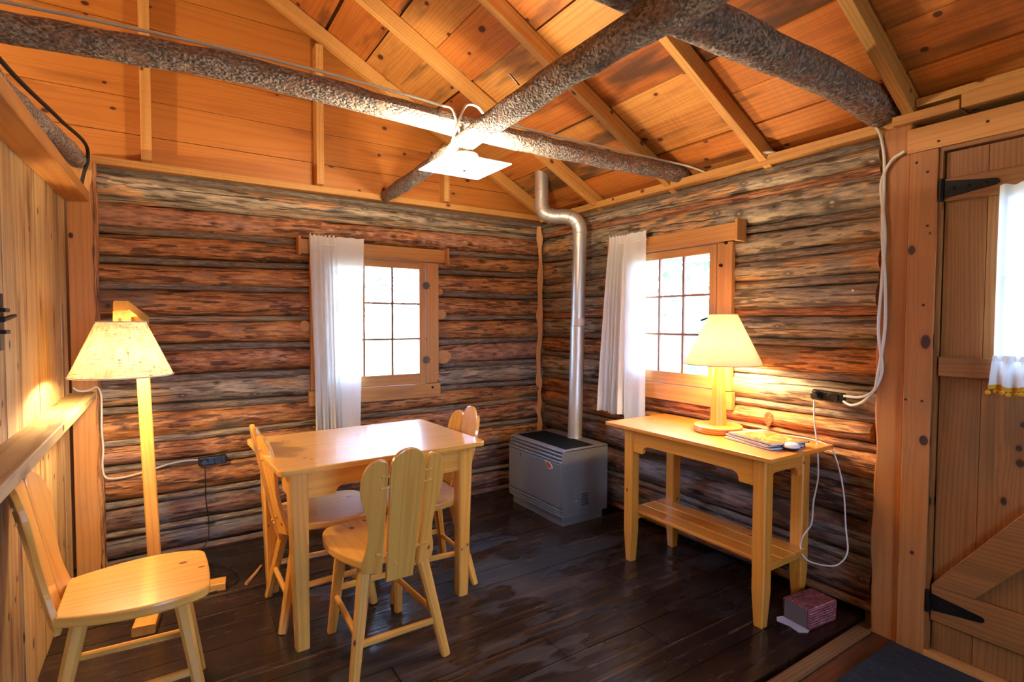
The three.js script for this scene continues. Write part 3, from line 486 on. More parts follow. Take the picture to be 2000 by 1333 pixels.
// ---- door on the right wall
{
  const d = struct('door_1', 'plank door with z-brace, strap hinges and a curtained window');
  const zl = -0.828, zr = -0.06, xf = 2.535;
  const win = [-0.655, -0.24, 1.2, 1.79];
  const seams = [zl, -0.7, -0.555, -0.4, -0.23, zr];
  for (let i = 0; i < seams.length - 1; i++) {
    const a = seams[i] + 0.001, b = seams[i + 1] - 0.001;
    const put = (p, q, y0, y1) => { if (q - p > 0.004) part('door_board', bx([xf, xf + 0.03], [y0, y1], [p, q], 'y'), M.door, d); };
    if (b <= win[0] || a >= win[1]) put(a, b, 0.035, 1.985);
    else { if (a < win[0]) put(a, win[0], 0.035, 1.985); if (b > win[1]) put(win[1], b, 0.035, 1.985); const p = Math.max(a, win[0]), q = Math.min(b, win[1]); put(p, q, 0.035, win[2]); put(p, q, win[3], 1.985); }
  }
  for (const [p, q, y0, y1] of [[zl + 0.01, win[0], 0.04, 1.98], [win[1], zr - 0.01, 0.04, 1.98], [win[0], win[1], 0.04, win[2]], [win[0], win[1], win[3], 1.98]]) part('seam_light_block', bx([xf + 0.0305, xf + 0.042], [y0, y1], [p, q], 'z'), M.door, d);  // unseen sheets added behind the boards to keep daylight out of the seams
  const glassG = part('glass_pane', bx([xf + 0.012, xf + 0.016], [win[2], win[3]], [win[0], win[1]]), M.glass, d);
  part('muntin', bx([xf + 0.004, xf + 0.026], [win[2], win[3]], [-0.461, -0.449], 'y'), M.door, glassG); part('muntin', bx([xf + 0.004, xf + 0.026], [1.489, 1.501], [win[0], win[1]], 'z'), M.door, glassG);
  part('batten', bx([xf - 0.026, xf], [1.796, 1.882], [zl + 0.003, zr], 'z', 0.003), M.door, d);
  part('batten', bx([xf - 0.026, xf], [1.124, 1.2], [zl + 0.003, -0.63], 'z', 0.003), M.door, d);
  part('batten', bx([xf - 0.026, xf], [0.158, 0.297], [zl + 0.003, zr], 'z', 0.003), M.door, d);
  { const s = new THREE.Shape(); s.moveTo(zl + 0.005, 0.3); s.lineTo(zl + 0.135, 0.3); s.lineTo(-0.15, 1.0); s.lineTo(-0.15, 1.115); s.lineTo(-0.24, 1.115); s.closePath(); // local x -> world z
    const g = extr(s, 0.026, 0.002); woodUV(g, 'x'); g.rotateY(-Math.PI / 2); g.translate(xf, 0, 0); part('brace', g, M.door, d); }
  const hinge = (y) => { const s = new THREE.Shape(); s.moveTo(0, -0.032); s.lineTo(0, 0.032); s.lineTo(0.15, 0.01); s.quadraticCurveTo(0.168, 0, 0.15, -0.01); s.closePath(); const g = extr(s, 0.005, 0.001); g.rotateY(-Math.PI / 2).translate(xf - 0.026, y, zl + 0.008); const k = new THREE.CylinderGeometry(0.009, 0.009, 0.085, 10).translate(xf - 0.03, y, zl - 0.004); const h = part('hinge', mergeGeometries([g.toNonIndexed(), k.toNonIndexed()]), M.iron, d); for (const t of [0.025, 0.07, 0.12]) part('hinge_bolt', new THREE.SphereGeometry(0.006, 8, 5).scale(0.5, 1, 1).translate(xf - 0.032, y, zl + 0.01 + t), M.iron, h); };
  hinge(1.84); hinge(0.232);
  // frame
  const t1 = struct('trim_1', 'sawn casing boards and rough post framing the door');
  part('side_casing', woodUV(bx([2.505, 2.54], [0.0, 2.005], [-0.938, -0.844], 'y', 0.003), 'y', [0, -0.042]), M.casing, t1);
  part('door_stop', bx([2.515, 2.62], [0.0, 1.99], [-0.843, -0.832], 'y'), M.door, t1);
  part('door_stop', bx([2.567, 2.7], [0.0, 2.0], [-0.87, -0.8], 'y'), M.backing, t1); part('door_stop', bx([2.567, 2.7], [1.97, 2.03], [-0.87, 0.0], 'z'), M.backing, t1); part('door_stop', bx([2.567, 2.7], [0.0, 0.05], [-0.87, 0.0], 'z'), M.backing, t1); part('door_stop', bx([2.567, 2.7], [0.0, 2.0], [-0.08, 0.0], 'y'), M.backing, t1);  // rear pieces added out of view to block daylight around the door edges
  part('lintel_log', logGeo(V(2.66, 2.112, -1.0), V(2.66, 2.118, 1.8), 0.058, 0.055, { seg: 40, rad: 14 }), LOG.dark, t1); part('lintel_backing', bx([2.62, 2.75], [2.0, 2.215], [-0.96, 1.85], 'z'), M.backing, t1);  // backing box added behind the log to stop sky light leaking over the door
  part('head_casing', bx([2.505, 2.54], [2.006, 2.102], [-0.95, 0.05], 'z', 0.003), M.trim, t1);
  part('side_casing', bx([2.505, 2.54], [0.0, 2.005], [-0.04, 0.05], 'y', 0.003), M.trim, t1);
  part('head_stop', bx([2.515, 2.62], [1.99, 2.005], [-0.843, -0.05], 'z'), M.door, t1);
  part('threshold', bx([2.5, 2.6], [0, 0.03], [-0.844, -0.05], 'z', 0.003), M.trim, t1);
  { const s = new THREE.Shape(), n = 40, H = 2.125; const w = (y, k) => 0.004 * Math.sin(y * 9 + k) + 0.003 * Math.sin(y * 23 + k * 2); s.moveTo(-1.038, 0); for (let i = 0; i <= n; i++) s.lineTo(-1.038 + w(H * i / n, 1), H * i / n); s.lineTo(-0.947, H); s.lineTo(-0.947, 0); s.closePath(); const g = extr(s, 0.15, 0.008); woodUV(g, 'y'); g.rotateY(-Math.PI / 2); g.translate(2.675, 0, 0); part('door_post', g, M.casing, t1); }
  part('post_backing', bx([2.64, 2.76], [-0.03, 2.13], [-1.11, -0.85], 'y'), M.backing, t1);
  // nails
  for (const [x, y, z] of [[2.5045, 1.965, -0.915], [2.5045, 1.92, -0.878], [2.5045, 1.71, -0.872], [2.5045, 1.4, -0.878], [2.5045, 1.02, -0.928], [2.5045, 1.02, -0.873], [2.5045, 2.03, -0.845], [2.5045, 2.06, -0.7]]) part('nail', new THREE.CylinderGeometry(0.005, 0.005, 0.003, 8).rotateZ(Math.PI / 2).translate(x, y, z), M.nail, t1);
}
{ // short curtain on the door with a gathered frill and yellow pompom trim
  const o = thing('door_curtain', 'white gathered curtain with yellow pompom trim on the plank door', 'curtain', [2.475, 0, 0], -Math.PI / 2);
  const z0 = -0.652, z1 = -0.2, path = (amp, k, ph) => (u, v) => [z0 + (z1 - z0) * u, Math.sin(u * k + ph + Math.sin(v * 3 + u * 6) * 0.5) * amp * (0.6 + 0.5 * v)];
  part('cloth', clothGeo(path(0.01, 52, 0), (u) => 1.815 + 0.003 * Math.sin(u * 52), () => 1.195, 140, 40), sheer, o);
  part('frill', clothGeo((u, v) => { const q = path(0.012, 70, 1)(u, v); return [q[0] - 0.006 * v, q[1] + 0.008 * v + 0.006]; }, () => 1.215, (u) => 1.1 + 0.004 * Math.sin(u * 35), 160, 16), sheer, o);
  const ym = std({ color: 0xd9a51c, roughness: 0.9 });
  part('trim_braid', clothGeo((u, v) => { const q = path(0.012, 70, 1)(u, 1); return [q[0] - 0.006, q[1] + 0.016]; }, (u) => 1.108 + 0.004 * Math.sin(u * 35), (u) => 1.093 + 0.004 * Math.sin(u * 35), 120, 2), ym, o);
  for (let i = 0; i < 26; i++) { const u = i / 25, q = path(0.012, 70, 1)(u, 1); part('pompom', new THREE.IcosahedronGeometry(0.0085, 1).translate(q[0] - 0.006, 1.083 + 0.004 * Math.sin(u * 35), q[1] + 0.016), ym, o); }
}
// ================================================================ pole beams under the roof
{
  const pole = (label, r0, r1, path, seg, wob) => tag(part(numbered('pole_beam'), logGeo(null, null, r0, r1, { path: path.map((p) => V(...p)), seg, rad: 20, wob, bend: 0.004, uScale: 1.4 }), M.bark, scene), label, 'beam', 'bark pole beams under the roof');
  pole('slender bark-covered pole beam carrying the cable, end on plate beside the second rafter', 0.043, 0.049, [[-1.6, 2.19, -2.13], [-0.4, 2.19, -2.135], [0.2, 2.222, -2.135], [0.86, 2.205, -2.135], [1.17, 2.2, -2.135], [1.69, 2.196, -2.135], [2.15, 2.2, -2.135], [2.6, 2.208, -2.135]], 130, 0.009);
  pole('thick shaggy bark pole beam ending above the rough door post', 0.054, 0.066, [[-0.4, 2.235, -1.04], [0.6, 2.235, -1.055], [1.3, 2.238, -1.058], [1.68, 2.243, -1.058], [2.18, 2.248, -1.058], [2.6, 2.225, -1.055]], 110, 0.012);
  const B = pole('long bark pole crossing under the other beams, with the ceiling light hung below it', 0.037, 0.056, [[1.255, 2.178, -3.515], [1.18, 2.14, -2.8], [1.1, 2.1, -2.13], [1.068, 2.102, -1.7], [1.052, 2.104, -1.3], [1.058, 2.108, -0.9], [1.05, 2.1, -0.2], [1.05, 2.1, 1.0]], 150, 0.01);
  part('nail', new THREE.CylinderGeometry(0.0025, 0.0025, 0.05, 6).rotateZ(R(55)).translate(1.02, 2.165, -1.56), M.iron, B);
  pole('gray bark pole above the partition header with a black cable along it', 0.046, 0.062, [[-0.368, 2.145, -3.47], [-0.41, 2.125, -2.95], [-0.46, 2.1, -2.4], [-0.5, 2.09, -1.6], [-0.52, 2.1, 0.5]], 110, 0.012);
}
// ================================================================ wiring
const wire = (name, label, category, pts, r, mat, group) => tag(part(numbered(name), tube(pts, r, pts.length * 10), mat, scene), label, category, group);
{
  const a = []; for (let x = -0.6; x <= 1.0; x += 0.1) a.push([x, 2.245 + 0.028 * Math.sin((x + 0.4) * 1.9) + 0.003 * Math.sin(x * 31), -2.108]);
  wire('beam_cable', 'white cable running along the top of the slender pole beam to the ceiling light', 'cable', [...a, [1.03, 2.235, -2.06], [1.045, 2.18, -2.045], [1.07, 2.11, -2.045], [1.085, 2.055, -2.035]], 0.0058, M.cable, 'white cables');
  const b = []; for (let x = 1.3; x <= 2.5; x += 0.1) b.push([x, 2.25 + 0.004 * Math.sin(x * 3), -2.108]);
  wire('beam_cable', 'white cable from the ceiling light along the pole to the right wall', 'cable', [[1.03, 2.04, -2.06], [1.03, 2.1, -2.05], [1.055, 2.19, -2.035], [1.09, 2.255, -2.04], [1.15, 2.27, -2.06], [1.22, 2.256, -2.1], ...b, [2.55, 2.235, -2.06], [2.6, 2.19, -1.98]], 0.0058, M.cable, 'white cables');
  const v = (k) => [[2.56, 2.17, -1.1 + k * 0.01], [2.53, 2.13, -1.06], [2.515, 2.02, -1.03 - k * 0.004], [2.512, 1.9, -1.036 + k * 0.006], [2.51, 1.7, -1.026 - k * 0.005], [2.51, 1.5, -1.022 + k * 0.006], [2.51, 1.3, -1.024 + k * 0.012], [2.51, 1.12, -1.026 - k * 0.007]];
  wire('wall_cable', 'gray-white cable strapped down the corner beside the door post to the outlet', 'cable', [...v(1), [2.515, 1.04, -1.05], [2.535, 1.005, -1.11], [2.555, 1.0, -1.185]], 0.006, M.cable, 'white cables');
  wire('wall_cable', 'second gray-white cable curling from the door post head down into the outlet', 'cable', [[2.5, 2.02, -0.955], [2.508, 2.0, -1.0], [2.512, 1.94, -1.035], ...v(-1).slice(3), [2.515, 1.05, -1.045], [2.535, 0.985, -1.1], [2.545, 0.963, -1.15], [2.557, 0.975, -1.188]], 0.006, M.cable, 'white cables');
  wire('wall_cable', 'thin white cable running down the corner slab and along the logs to the outlet', 'cable', [[-0.405, 0.99, -3.46], [-0.385, 0.972, -3.462], [-0.345, 0.97, -3.465], [-0.31, 0.985, -3.47], [-0.296, 0.95, -3.485], [-0.295, 0.85, -3.5], [-0.297, 0.75, -3.505], [-0.293, 0.65, -3.51], [-0.298, 0.55, -3.515], [-0.285, 0.495, -3.52], [-0.23, 0.483, -3.525], [-0.1, 0.5, -3.535], [0.0, 0.522, -3.545], [0.08, 0.53, -3.54], [0.145, 0.527, -3.535]], 0.005, M.cable, 'white cables');
  wire('beam_cable', 'black cable along the pole above the partition bending down to the header', 'cable', [[-0.47, 2.165, -1.6], [-0.425, 2.16, -2.4], [-0.365, 2.18, -2.95], [-0.318, 2.19, -3.42], [-0.322, 2.14, -3.46], [-0.34, 2.07, -3.46], [-0.352, 1.995, -3.455]], 0.008, M.blackCable);
}
// ---- double outlets
function outlet(label, pos, turn, plugs) {
  const o = thing('wall_outlet', label, 'outlet', pos, turn, 'black surface outlets');
  part('housing', new RoundedBoxGeometry(0.145, 0.05, 0.032, 3, 0.008), M.black, o);
  for (const x of [-0.042, 0.028]) { const s = part('socket', new THREE.CylinderGeometry(0.021, 0.021, 0.008, 20).rotateX(Math.PI / 2).translate(x, 0, 0.018), M.black, o); part('socket_rim', new THREE.TorusGeometry(0.02, 0.002, 6, 20).translate(x, 0, 0.022), M.black, s); }
  if (plugs) part('plug', new THREE.CylinderGeometry(0.016, 0.02, 0.03, 12).rotateX(Math.PI / 2).translate(-0.042, 0, 0.035), M.black, o);
  return o;
}
outlet('black double outlet on the right log wall with a white lamp cord', [2.568, 0.988, -1.258], -Math.PI / 2, true).rotation.z = R(-2);
outlet('black double outlet low on the back log wall beside the floor lamp', [0.21, 0.518, -3.53], 0, true);
wire('lamp_cord', 'white lamp cord looping down from the outlet and back up to the side table', 'cord', [[2.525, 0.97, -1.3], [2.51, 0.9, -1.292], [2.505, 0.76, -1.272], [2.5, 0.62, -1.262], [2.49, 0.5, -1.275], [2.475, 0.4, -1.275], [2.455, 0.34, -1.3], [2.45, 0.28, -1.308], [2.46, 0.235, -1.285], [2.48, 0.225, -1.24], [2.5, 0.24, -1.175], [2.52, 0.3, -1.14], [2.535, 0.42, -1.155], [2.545, 0.55, -1.17], [2.55, 0.68, -1.2], [2.548, 0.755, -1.235], [2.55, 0.775, -1.3], [2.553, 0.773, -1.45], [2.54, 0.772, -1.6], [2.47, 0.773, -1.68]], 0.0035, M.cable);
wire('lamp_cord', 'dark floor lamp cord hanging from the outlet and coiling on the floor', 'cord', [[0.168, 0.51, -3.475], [0.17, 0.45, -3.47], [0.172, 0.3, -3.5], [0.185, 0.15, -3.5], [0.175, 0.06, -3.49], [0.12, 0.012, -3.42], [0.19, 0.006, -3.28], [0.28, 0.006, -3.12], [0.27, 0.006, -2.98], [0.17, 0.006, -2.93], [0.08, 0.006, -2.94]], 0.003, M.blackCable);

// ================================================================ ceiling light
const glow = (c, k) => std({ color: 0xffffff, emissive: c, emissiveIntensity: k, roughness: 0.4 });
function ceilingLight(label, pos, power) {
  const o = thing('ceiling_light', label, 'light', pos, 0, 'square glass ceiling lights');
  part('canopy', new THREE.LatheGeometry([[0, 0.062], [0.058, 0.062], [0.062, 0.05], [0.056, 0.045], [0.064, 0.04], [0.066, 0.03], [0.06, 0.022], [0, 0.022]].map((p) => new THREE.Vector2(...p)), 32), M.white, o);
  // shallow dished square of opal glass
  const n = 16, pos2 = [], idx = [], uv = [], S = 0.148;
  for (const side of [0, 1]) for (let j = 0; j <= n; j++) for (let i = 0; i <= n; i++) { const x = (i / n * 2 - 1), z = (j / n * 2 - 1), e = Math.max(Math.abs(x), Math.abs(z)); pos2.push(x * S, 0.012 * e * e * e * e - (side ? 0.004 : 0), z * S); uv.push(i / n, j / n); }
  const N = (n + 1) * (n + 1);
  for (let j = 0; j < n; j++) for (let i = 0; i < n; i++) { const a = j * (n + 1) + i, b = a + n + 1; idx.push(a, b, a + 1, b, b + 1, a + 1, N + a, N + a + 1, N + b, N + b, N + a + 1, N + b + 1); }
  const edge = []; for (let i = 0; i < n; i++) edge.push([i, i + 1], [n * (n + 1) + i + 1, n * (n + 1) + i], [(i + 1) * (n + 1), i * (n + 1)], [i * (n + 1) + n, (i + 1) * (n + 1) + n]);
  for (const [a, b] of edge) idx.push(a, b, N + a, N + a, b, N + b);
  const g = new THREE.BufferGeometry(); g.setAttribute('position', new THREE.Float32BufferAttribute(pos2, 3)); g.setAttribute('uv', new THREE.Float32BufferAttribute(uv, 2)); g.setIndex(idx); g.computeVertexNormals();
  part('glass_shade', g, glow(new THREE.Color().setRGB(1, 0.9, 0.72), 3.2), o);
  part('finial', new THREE.SphereGeometry(0.007, 10, 8).scale(1, 0.6, 1).translate(0, -0.006, 0), std({ color: 0xb0894a, metalness: 0.8, roughness: 0.35 }), o);
  part('rod', new THREE.CylinderGeometry(0.003, 0.003, 0.03, 6).translate(0, 0.01, 0), M.white, o);
  for (const s of [-1, 1]) part('bulb', new THREE.SphereGeometry(0.011, 12, 8).translate(0.085 * s, 0.022, 0), glow(WARM, 6), o);
  for (const s of [-1, 1]) { const l = new THREE.PointLight(WARM, power * 0.5); l.position.set(0.085 * s, 0.022, 0); l.castShadow = true; l.name = 'bulb_light'; o.add(l); }
  const a = new THREE.RectAreaLight(WARM, power * 0.2 / (0.28 * 0.28), 0.28, 0.28); a.position.set(0, -0.016, 0); a.rotation.x = -Math.PI / 2; a.name = 'shade_light'; o.add(a);
  return o;
}
ceilingLight('glowing square white glass ceiling light under the crossing pole beams', [1.09, 1.988, -2.06], LAMP_CEILING);
ceilingLight('square white glass ceiling light of the adjoining room', [-2.0, 1.988, -2.1], LAMP_NEXT);

// ================================================================ heater and flue
{
  const hx0 = 2.1, hx1 = 2.5, hz0 = -3.27, hz1 = -2.65, H = 0.5;
  const brushed = dataTex(256, 256, (u, v, c) => { const k = 128 + 50 * (vn(u * 3, v * 250, 3, 250, 5) - 0.5) + 30 * (fbm(u, v, 6, 6, 3, 8) - 0.5); c[0] = c[1] = c[2] = k; }, false);
  const metal = std({ color: 0x8f8d8c, metalness: 0.55, roughness: 0.42, bumpMap: brushed, bumpScale: 0.0002 }), side = std({ color: 0x8a8683, metalness: 0.5, roughness: 0.45 }), dark = std({ color: 0x0d0c0c, roughness: 0.6, metalness: 0.3 });
  const o = thing('gas_heater', 'gray metal gas heater with black top grille standing in the corner', 'heater', [(hx0 + hx1) / 2, 0, (hz0 + hz1) / 2]);
  const w = (hx1 - hx0) / 2, d = (hz1 - hz0) / 2, lb = (a, b, c, r = 0.004) => bx(a, b, c, 'z', r);
  part('plinth', lb([-w + 0.025, w - 0.03], [0, 0.065], [-d + 0.02, d - 0.015]), side, o);
  part('side_panel', lb([-w + 0.012, w], [0.06, H], [d - 0.014, d]), side, o);
  part('side_panel', lb([-w + 0.012, w], [0.06, H], [-d, -d + 0.014]), side, o);
  part('back_panel', lb([w - 0.012, w], [0.06, H], [-d + 0.014, d - 0.014]), side, o);
  part('floor_pan', lb([-w + 0.02, w - 0.012], [0.06, 0.075], [-d + 0.014, d - 0.014]), dark, o);
  part('front_panel', lb([-w - 0.004, -w + 0.016], [0.125, 0.415], [-d + 0.004, d - 0.004], 0.006), metal, o);
  for (let i = 0; i < 4; i++) part('front_flute', lb([-w - 0.01 + 0.009 * i, -w + 0.024 + i * 0.009], [0.418 + i * 0.021, 0.434 + i * 0.021], [-d + 0.003, d - 0.003], 0.005), metal, o);
  for (let i = 0; i < 3; i++) part('front_flute', lb([-w - 0.006 + (2 - i) * 0.003, -w + 0.02], [0.066 + i * 0.0195, 0.081 + i * 0.0195], [-d + 0.003, d - 0.003], 0.004), metal, o);
  // top frame and grille
  part('top_frame', mergeGeometries([lb([w - 0.1, w], [H - 0.012, H + 0.002], [-d, d], 0.003), lb([-w + 0.03, -w + 0.055], [H - 0.012, H + 0.002], [-d, d], 0.003), lb([-w + 0.055, w - 0.1], [H - 0.012, H + 0.002], [-d, -d + 0.03], 0.003), lb([-w + 0.055, w - 0.1], [H - 0.012, H + 0.002], [d - 0.03, d], 0.003)]), side, o);
  const gr = part('grille', bx([-w + 0.055, w - 0.1], [H - 0.05, H - 0.045], [-d + 0.03, d - 0.03], 'z'), dark, o);
  for (let i = 0; i < 16; i++) { const x = -w + 0.06 + i * (2 * w - 0.165) / 15; part('grille_slat', bx([x - 0.002, x + 0.002], [H - 0.035, H + 0.004], [-d + 0.03, d - 0.03], 'z'), dark, gr); }
  // control door on the side, grille disc, screw
  const cd = part('control_door', bx([-0.1, 0.105], [0.085, 0.245], [d, d + 0.004], 'x', 0.0015), side, o);
  part('vent_plate', bx([-0.055, 0.045], [0.1, 0.225], [d + 0.004, d + 0.006], 'x'), side, cd); for (let i = 0; i < 6; i++) part('vent_slot', bx([-0.035, 0.025], [0.125 + i * 0.014, 0.13 + i * 0.014], [d + 0.006, d + 0.0075], 'x'), dark, cd);
  part('door_knob', new THREE.SphereGeometry(0.005, 8, 6).translate(-0.08, 0.16, d + 0.006), M.galv, cd);
  // maker's badge: a lozenge with a red field
  const s = new THREE.Shape(); s.moveTo(-0.042, 0.022); s.quadraticCurveTo(0.02, 0.03, 0.042, -0.012); s.lineTo(0.012, -0.026); s.quadraticCurveTo(-0.012, -0.022, -0.042, 0.022);
  const bg = extr(s, 0.004, 0.001); bg.rotateY(-Math.PI / 2); bg.translate(-w - 0.004, 0.388, d - 0.125); const bd = part('badge', bg, std({ color: 0xd9d2c6, roughness: 0.4, metalness: 0.4 }), o); bd.userData.label = 'cream and red lozenge badge';
  const s2 = new THREE.Shape(); s2.moveTo(-0.028, 0.017); s2.quadraticCurveTo(0.014, 0.022, 0.03, -0.008); s2.lineTo(0.01, -0.018); s2.quadraticCurveTo(-0.008, -0.014, -0.028, 0.017); const bg2 = extr(s2, 0.004, 0.0005); bg2.rotateY(-Math.PI / 2); bg2.translate(-w - 0.006, 0.388, d - 0.125); part('badge_field', bg2, std({ color: 0xb2461f, roughness: 0.4 }), bd);
  part('latch_slot', bx([-w - 0.006, -w - 0.004], [0.37, 0.4], [-0.15, -0.147], 'y'), dark, o);

  // galvanised flue pipe
  const f = thing('flue_pipe', 'galvanised flue pipe rising from the heater with two elbows', 'pipe', [2.437, 0.5, -2.925]);
  const loc = (p) => [p[0] - 2.437, p[1] - 0.5, p[2] + 2.925], r = 0.05;
  part('lower_pipe', tube([[2.437, 0.49, -2.925], [2.449, 1.0, -2.925], [2.456, 1.3, -2.925]].map(loc), r, 10, 24), M.galv, f);
  part('upper_pipe', tube([[2.456, 1.295, -2.925], [2.466, 1.7, -2.925], [2.472, 1.96, -2.925]].map(loc), r * 0.985, 10, 24), M.galv, f);
  part('elbow', tube([[2.472, 1.955, -2.925], [2.47, 2.0, -2.927], [2.448, 2.055, -2.95], [2.405, 2.082, -3.0], [2.38, 2.085, -3.03]].map(loc), r * 1.03, 24, 24), M.galv, f);
  part('elbow', tube([[2.385, 2.085, -3.025], [2.35, 2.088, -3.065], [2.305, 2.115, -3.115], [2.29, 2.165, -3.135], [2.29, 2.21, -3.138]].map(loc), r * 1.03, 24, 24), M.galv, f);
  part('roof_pipe', tube([[2.29, 2.2, -3.138], [2.29, 2.5, -3.138]].map(loc), r, 6, 24), M.galv, f);
  for (const [p, n] of [[[2.456, 1.3, -2.925], [0, 1, 0]], [[2.472, 1.96, -2.925], [0, 1, 0]], [[2.463, 2.025, -2.936], [-0.35, 0.85, -0.4]], [[2.425, 2.072, -2.975], [-0.6, 0.4, -0.7]], [[2.383, 2.085, -3.027], [-0.63, 0, -0.77]], [[2.33, 2.098, -3.088], [-0.6, 0.4, -0.68]], [[2.296, 2.14, -3.126], [-0.25, 0.9, -0.3]], [[2.29, 2.21, -3.138], [0, 1, 0]], [[2.29, 2.275, -3.138], [0, 1, 0]], [[2.437, 0.508, -2.925], [0, 1, 0]]]) { const t = new THREE.TorusGeometry(r * 1.035, 0.0032, 6, 28); t.applyQuaternion(new THREE.Quaternion().setFromUnitVectors(V(0, 0, 1), V(...n).normalize())); t.translate(...loc(p)); part('seam_band', t, M.galv, f); }
  part('pipe_label', new THREE.CylinderGeometry(r * 1.015, r * 1.015, 0.04, 24, 1, true, -0.9, 1.5).translate(...loc([2.457, 1.33, -2.925])), std({ color: 0xd8d2cf, roughness: 0.7, side: THREE.DoubleSide }), f).userData.label = 'pale paper sticker on the pipe';
}

// ================================================================ dining table
{
  const o = thing('dining_table', 'varnished pine dining table with rounded corners and arched apron', 'table', [0.8, 0, -2.535], R(2.6));
  const W = 0.93, D = 0.705, H = 0.755, sh = new THREE.Shape(), rc = 0.035, x = W / 2, z = D / 2;
  sh.moveTo(-x + rc, -z); sh.lineTo(x - rc, -z); sh.quadraticCurveTo(x, -z, x, -z + rc); sh.lineTo(x, z - rc); sh.quadraticCurveTo(x, z, x - rc, z); sh.lineTo(-x + rc, z); sh.quadraticCurveTo(-x, z, -x, z - rc); sh.lineTo(-x, -z + rc); sh.quadraticCurveTo(-x, -z, -x + rc, -z);
  const tg = extr(sh, 0.024, 0.004); tg.rotateX(Math.PI / 2); tg.translate(0, H, 0); part('tabletop', woodUV(tg, 'x'), M.pine, o);
  const lx = 0.385, lz = 0.272;
  for (const sx of [-1, 1]) for (const sz of [-1, 1]) part('leg', bar(V(sx * lx, H - 0.024, sz * lz), V(sx * (lx - 0.012), 0, sz * (lz + 0.008)), 0.075, 0.075, 0.05, 0.05, 'y', 0.12), M.pine, o);
  const apron = (L) => { const s = new THREE.Shape(), h = 0.115, e = L / 2; s.moveTo(-e, 0); s.lineTo(e, 0); s.lineTo(e, -h); s.lineTo(e - 0.11, -h); s.quadraticCurveTo(e - 0.12, -h + 0.03, e - 0.15, -h + 0.034); s.lineTo(-e + 0.15, -h + 0.034); s.quadraticCurveTo(-e + 0.12, -h + 0.03, -e + 0.11, -h); s.lineTo(-e, -h); s.closePath(); return woodUV(extr(s, 0.02, 0.002), 'x'); };
  for (const s of [-1, 1]) { part('apron', apron(2 * lx - 0.07).translate(0, H - 0.024, s * (lz + 0.012) - 0.01), M.pine, o); part('apron', apron(2 * lz - 0.07).rotateY(Math.PI / 2).translate(s * (lx + 0.012) - 0.01, H - 0.024, 0), M.pine, o); }
}
